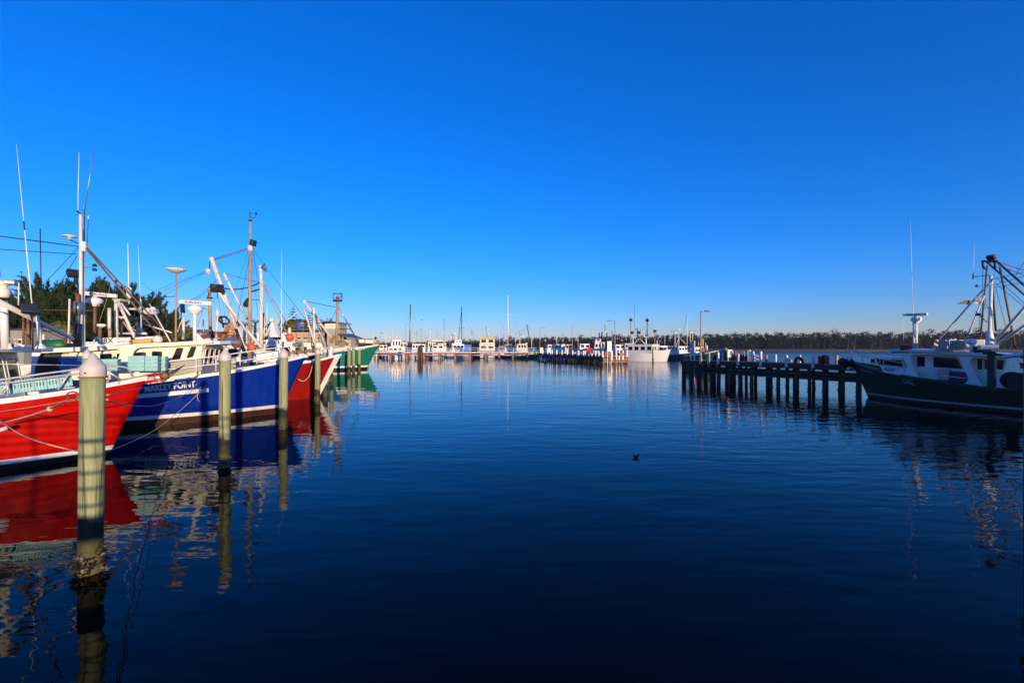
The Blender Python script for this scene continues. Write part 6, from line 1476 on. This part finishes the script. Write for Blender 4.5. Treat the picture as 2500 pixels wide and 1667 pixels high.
# a second, more distant rank of small craft and masts
for i, (u, Y, L, hm, cm, ztop, mu, mt, lab) in enumerate((
        (918, 190, 6, NAVY, CREAM, 4.6, 925, 815, "small navy launch with a cream cabin far left behind the footbridge"),
        (1012, 200, 6, CLEAN, CLEAN, 5.0, 1016, 806, "distant white launch right of the thick dark mast"),
        (1060, 205, 7, SKYB, CLEAN, 5.4, 1067, 808, "distant light blue launch between the tug and the hard-topped cruiser"),
        (1094, 185, 6, GREYP, WHITE, 5.2, 1098, 812, "grey distant launch just left of the flybridge cruiser"),
        (1148, 200, 7, CLEAN, CREAM, 5.0, 1152, 803, "distant cream cabin boat left of the yellow-topped workboat"),
        (1222, 185, 6, BGREEN, CREAM, 4.8, 1229, 815, "distant green boat behind the tallest mast"),
        (1252, 178, 6, REDB, WHITE, 4.8, 1258, 806, "distant red-hulled boat right of the tallest mast"),
        (1326, 175, 6, NAVY, WHITE, 4.6, 1331, 818, "distant navy boat behind the corner of the far jetty"),
        (1368, 170, 6, ORANGE, CREAM, 4.6, 1374, 812, "distant orange boat behind the far jetty"),
        (1404, 165, 7, CLEAN, WHITE, 4.8, 1411, 808, "distant white boat left of the red tug"),
        (1488, 150, 7, CLEAN, WHITE, 4.4, 1494, 806, "distant white boat behind the white sign"),
        (1512, 150, 6, ORANGE, CREAM, 4.8, 1518, 815, "distant orange boat left of the white trawler's gantry"))):
    b = craft("distant_launch", lab, "motor boat", u, Y, 192 + (i * 7) % 20, L, 1.5, 1.9, hm, [MC(-1.2, -L * .75, 1.2, 1.6, ztop, mat=cm, wz=(.62, .9), side_windows=2, front_windows=2)],
              [("mast", (mu, 846, Y), (mu + .4, mt, Y), .07, (MASTW, STEEL, TANP)[i % 3]), ("yard", (mu - 3, mt + 9, Y), (mu + 3.5, mt + 9.4, Y), .045, STEEL), ("stay", (mu, mt + 2, Y), (mu + 11, 846, Y), .02, WIRE), ("radar", (mu - 2.5, 831, Y), (mu + 2.5, 831, Y), .10, CLEAN)], group="distant launches")
# beyond the far jetty
b = craft("white_fishing_boat", "white boat with a thin cross-treed mast behind the far jetty", "fishing boat", 1338, 150, 195, 7, 2.0, 2.2, WHITE, [MC(-1.5, -5.5, 1.6, 1.9, 4.5, mat=WHITE, wz=(.55, .85))], [("mast", (1359, 846), (1359, 816), .10, CLEAN), ("yard", (1356, 823), (1364, 823), .05, CLEAN), ("yard", (1357, 831), (1366, 832), .05, STEEL), ("bow_post", (1381, 848), (1381, 840), .2, REDB)], group="boats beyond the far jetty")
craft("blue_barge", "long blue barge lying behind the far jetty's posts", "barge", 1396, 140, 190, 7, 2.0, 1.8, BLACKP, [MC(-2, -8, 1.7, 1.6, 2.8, mat=CRATE2, side_windows=0, front_windows=0)], group="boats beyond the far jetty")  # hull black: the dark under the jetty put into its colour
b = craft("red_tug", "red tug with a cream wheelhouse and black stern gantry behind the far jetty", "tug", 1424, 132, 172, 9, 2.2, 2.2, BLACKP, [MC(-.6, -2.7, 1.5, 1.9, 3.3, mat=REDB, side_windows=0, front_windows=0), MC(-3.0, -6.0, 1.7, 2.6, 5.0, mat=CREAM, wz=(.4, .8)), MC(-3.3, -5.0, 1.0, 5.1, 5.9, mat=CREAM, side_windows=1, front_windows=2)], [("mast", (1447, 836), (1447, 802), .12, MASTW), ("mast_arm", (1442, 822), (1449, 818), .14, CREAM), ("gantry_leg", (1466, 848), (1470, 811), .17, BLACK), ("gantry_leg", (1485, 848), (1481, 811), .17, BLACK), ("gantry_head", (1469, 811), (1483, 811), .14, CREAM), ("aerial", (1476.5, 811), (1477.3, 792), .07, BLACK), ("post", (1463, 848), (1463, 812), .16, BLACK)], group="boats beyond the far jetty")  # black hull colour stands in for the shade beneath the jetty
b = Boat("white_trawler", "white trawler with a goalpost gantry, bow to the right, beside the far jetty", (at(1628, 113), 113), -40)
b.hull(11.5, 2.6, [(0, 3.0), (2, 2.6), (5, 2.1), (13, 1.9)], 1.0, CLEAN, bul=.4, stripe=None, s0=.75, pw=2.2, pd=2.5)
cabin(b, -2.6, -9.5, 2.1, 2.0, 4.2, WHITE, .2, side_windows=4, front_windows=4, wz=(.35, .8))
for nm, a, c, r, m in (("gantry_leg", (1545, 852), (1545.5, 823), .15, CLEAN), ("gantry_leg", (1578, 852), (1577, 822), .15, CLEAN), ("gantry_foot", (1545, 843), (1578, 843), .10, CLEAN), ("gantry_brace", (1546, 842), (1560, 826), .08, CLEAN), ("gantry_brace", (1577, 842), (1562, 826), .08, CLEAN), ("gantry_arm", (1543, 822.5), (1556, 822.5), .07, CLEAN), ("gantry_arm", (1567, 822), (1582, 822), .07, CLEAN),
        ("mast", (1540, 855), (1540, 786), .12, GREYP), ("masthead", (1540, 787), (1540, 773), .07, TANP), ("mast", (1580, 824), (1580.5, 776), .13, GREEN), ("mast_leg", (1580, 800), (1575, 820), .07, STEEL), ("aerial", (1548, 815), (1549.5, 744), .035, BLACK), ("davit", (1556, 842), (1556, 804), .13, BLACK), ("davit_arm", (1556, 804), (1551, 803), .09, BLACK), ("davit_arm", (1551, 804), (1557, 801), .05, BLACK), ("post", (1563, 838), (1563, 802), .04, STEEL), ("strut", (1562, 826), (1556, 838), .05, STEEL), ("wire", (1582, 790), (1600, 815), .02, WIRE), ("wire", (1578, 795), (1556, 812), .02, WIRE)):
    b.line(nm, (*a, 119), (*c, 119), r, m, n=8)
for u, v in ((1540, 781), (1580, 782), (1543, 812), (1560, 812)): floodlight(b, u, v, 118.5, .8, .2, .4)
b.part("roof_box", box(b.px(1570, 848, 117), (1.2, .9, 1.0), .3), CLEAN, bevel=.04); b.part("roof_box", box(b.px(1600, 850, 115.5), (1.4, 1.0, .5), .3), CLEAN, bevel=.04); b.part("dome", lathe([(.2, 0), (.34, .12), (.2, .3)], b.px(1571, 820, 118), 10), CLEAN)
pile_c = P(1594, 848, 109); e = empty("mooring_pile", (pile_c.x, pile_c.y, 0)); tag(e, "tan pile standing before the white trawler's bow", "pile", "timber mooring piles"); obj("post", lathe([(.21, -2), (.2, pile_c.z - .3)], (0, 0, 0), 12), PILE, e, True); obj("cap", lathe([(.23, pile_c.z - .35), (.23, pile_c.z - .2), (.02, pile_c.z)], (0, 0, 0), 12), CAPW, e, True)
b = craft("navy_launch", "navy hulled boat with white cabin and a tall white mast, right of the white trawler", "fishing boat", 1688, 119, -62, 8, 1.7, 2.2, NAVY, [MC(-2.5, -6.5, 1.6, 1.8, 3.7, mat=WHITE)], [("mast", (1657, 856), (1657, 806), .10, MASTW), ("mast_arm", (1652, 805), (1661, 803), .10, CLEAN), ("strut", (1657, 822), (1674, 840), .06, MASTW), ("tall_mast", (1677, 858), (1678.5, 764), .085, MASTW), ("forestay", (1678, 766), (1666, 820), .03, WIRE), ("bar", (1674, 813), (1683, 813), .05, STEEL), ("leg", (1657, 825), (1650, 845), .06, MASTW), ("float", (1662, 850), (1665, 850), .22, REDB), ("float", (1671, 848), (1674, 848), .22, REDB)], group="boats beyond the right jetty")
b = craft("orange_masted_boat", "low white boats' mast in orange with a floodlight, behind the white trawler's bow", "fishing boat", 1640, 135, 10, 12, 2.0, 2.2, WHITE, [MC(-2, -6, 1.6, 1.9, 3.9, mat=WHITE), MC(-6.6, -9, 1.5, 1.9, 3.6, mat=WHITE)], [("mast", (1598, 846), (1599, 812), .12, ORANGE), ("yard", (1594, 825), (1600, 825), .07, ORANGE), ("radar_post", (1604, 845), (1604.5, 830), .13, CLEAN), ("aerial", (1623, 845), (1623.5, 815), .06, CLEAN), ("aerial", (1614, 840), (1614, 818), .04, STEEL), ("yard", (1608, 835), (1620, 836), .05, STEEL)], group="boats beyond the right jetty")
floodlight(b, 1599, 808, 137, .9, .1, .2)
b = craft("radar_boat", "white boat with two radar masts, seen over the blue sign", "fishing boat", 1690, 125, -30, 9, 1.9, 2.3, WHITE, [MC(-2, -6, 1.5, 1.9, 3.8, mat=WHITE)], [("radar_post", (1648, 845), (1648, 815), .10, MASTW), ("radar_bar", (1637, 809.5), (1651, 808), .08, STEEL), ("radar_post", (1685, 840), (1685, 812), .10, MASTW), ("radar_bar", (1682, 808), (1696, 808), .08, STEEL), ("post", (1691, 835), (1691, 812), .08, MASTW)], group="boats beyond the right jetty")
for u, v in ((1648, 812), (1685, 811), (1690, 811)): b.part("gearbox", lathe([(.2, -.25), (.32, 0), (.2, .25)], b.px(u, v, 126), 10), CLEAN, smooth=True)
b = craft("green_fishing_boat", "dark green boat with a yellow and red mast, tied behind the right jetty", "fishing boat", 1741, 70, -62, 4.6, 1.3, 2.9, paint("bottle_green_paint", (0.006, 0.045, 0.018), .45), [MC(-2.4, -3.8, .8, 2.0, 3.4, mat=CREAM)], [("yellow_mast", (1716, 846), (1716, 827), .13, YELLOW), ("red_mast", (1716, 858), (1716, 845), .16, REDB), ("post", (1706, 855), (1705, 826), .05, STEEL), ("post", (1723, 852), (1723, 836), .05, CREAM), ("yard", (1703, 838), (1709, 838), .05, STEEL), ("lattice", (1726, 856), (1726, 843), .12, CREAM)], group="boats beyond the right jetty")

# ------------------------------------------------------------------ small life
def duck():
    Y = CAM_H * FPX / (1117 - HZ); c = P(1553, 1117, Y); e = empty("swimming_bird", (c.x, c.y, 0)); tag(e, "small dark water bird swimming alone in the middle of the basin", "bird"); S = .85
    v, f = [], []; n = 10; prof = [(-.11, .02, .075), (-.09, .03, .06), (-.05, .055, .04), (0, .062, .035), (.05, .052, .04), (.075, .03, .055), (.085, .018, .085), (.085, .016, .12), (.085, .018, .14), (.092, .022, .155), (.105, .018, .157), (.118, .008, .153)]
    for i, (x, r, z) in enumerate(prof):
        t = 0 if i < 5 else min(1, (i - 4) / 3) if i < 9 else .2
        for k in range(n):
            a = k * 6.2832 / n; v.append(V((x + r * t * math.cos(a) * 1.0, r * math.sin(a), z + r * (1 - t) * math.cos(a))) * S)
    for i in range(len(prof) - 1):
        for k in range(n): f.append((i * n + k, i * n + (k + 1) % n, (i + 1) * n + (k + 1) % n, (i + 1) * n + k))
    f += [tuple(range(n)), tuple((len(prof) - 1) * n + k for k in range(n))]
    m = fabric("dark_feathers", (.014, .012, .012), .7, .4, 40); obj("body", (v, f), m, e, True)
    obj("bill", tube([V((.115, 0, .154)) * S, V((.15, 0, .148)) * S], .007, 6, .002), TANP, e, True); obj("tail", slab([V((-.1, -.02, .08)) * S, V((-.1, .02, .08)) * S, V((-.15, .012, .10)) * S, V((-.15, -.012, .10)) * S], (0, 0, .008)), m, e)
duck()
def flying_bird(u, v, Y, label):
    c = P(u, v, Y); e = empty("flying_bird", c); tag(e, label, "bird", "birds in flight"); m = fabric("dark_feathers", (.014, .012, .012), .7, .4, 40)
    obj("body", tube([(-.2, 0, 0), (-.05, 0, .01), (.12, 0, .01), (.22, 0, .02)], .05, 6, .03), m, e, True)
    for s in (-1, 1): obj("wing", slab([(-.06, 0, .02), (.08, 0, .02), (.05, s * .3, .12), (-.02, s * .48, .06), (-.08, s * .3, .1)], (0, 0, .012)), m, e)
flying_bird(1030, 781, 110, "tiny bird in flight right of the thick dark mast"); flying_bird(932, 813.5, 110, "tiny bird in flight above the green bow")

# ------------------------------------------------------------------ the wharf the picture is taken from (its rails shade the nearest pile)
def own_wharf():
    e = empty("wharf", (0, -.42, 0)); tag(e, "timber wharf with pipe railing under the viewer", "wharf")
    obj("deck", box((2, -1.0, 1.45), (28, 2.0, .14)), PLANK, e); obj("edge_beam", box((2, .06, 1.40), (28, .12, .26)), PIERW, e)
    for k in range(15): obj("rail_post", tube([(-12 + 2 * k, -.02, 1.3), (-12 + 2 * k, -.02, 2.66)], .03, 8), RAILM, e, True)
    for z in (1.70, 1.95, 2.18, 2.42, 2.64): obj("rail", tube([(-12, -.02, z), (16, -.02, z)], .022 if z < 2.6 else .032, 8), RAILM, e, True)
    for k in range(8):
        for y in (-.4, -1.7): obj("pile", tube([(-12 + 4 * k, y, -2.5), (-12 + 4 * k, y, 1.37)], .16, 10), PIERW, e, True)
own_wharf()
def shade_shed():  # added out of view, placed and sized to shade the dark green trawler
    e = empty("shade_shed", (38.4, -9, 0)); tag(e, "unseen shed added behind the viewer to shade the dark green trawler", "shed")
    obj("wall", box((0, 0, 3.2), (10.8, 9.6, 4.4)), GREYP, e); obj("floor", box((0, 0, .9), (11.4, 10.4, .2)), PLANK, e)
    obj("roof", slab([(-5.8, -5.3, 5.41), (-5.8, 5.3, 5.41), (-5.8, 0, 6.6)], (11.6, 0, 0)), GREENR, e)
    for x in (-5, 0, 5):
        for y in (-4.6, 4.6): obj("pile", tube([(x, y, -2.5), (x, y, .8)], .18, 10), PIERW, e, True)
shade_shed()

# ------------------------------------------------------------------ morning haze over the water
def haze():
    m = bpy.data.materials.new("thin_haze"); m.use_nodes = True; n, l = m.node_tree.nodes, m.node_tree.links; n.clear()
    o = n.new("ShaderNodeOutputMaterial"); p = n.new("ShaderNodeVolumePrincipled"); p.inputs["Color"].default_value = (.80, .87, 1.0, 1); p.inputs["Density"].default_value = .0001; p.inputs["Anisotropy"].default_value = .2
    l.new(p.outputs[0], o.inputs["Volume"])
    h = obj("haze", box((0, 1290, 14.2), (5600, 2720, 30.4)), m); h["kind"] = "stuff"; h["label"] = "thin pale haze over the water and far shore"; h["category"] = "haze"
haze()
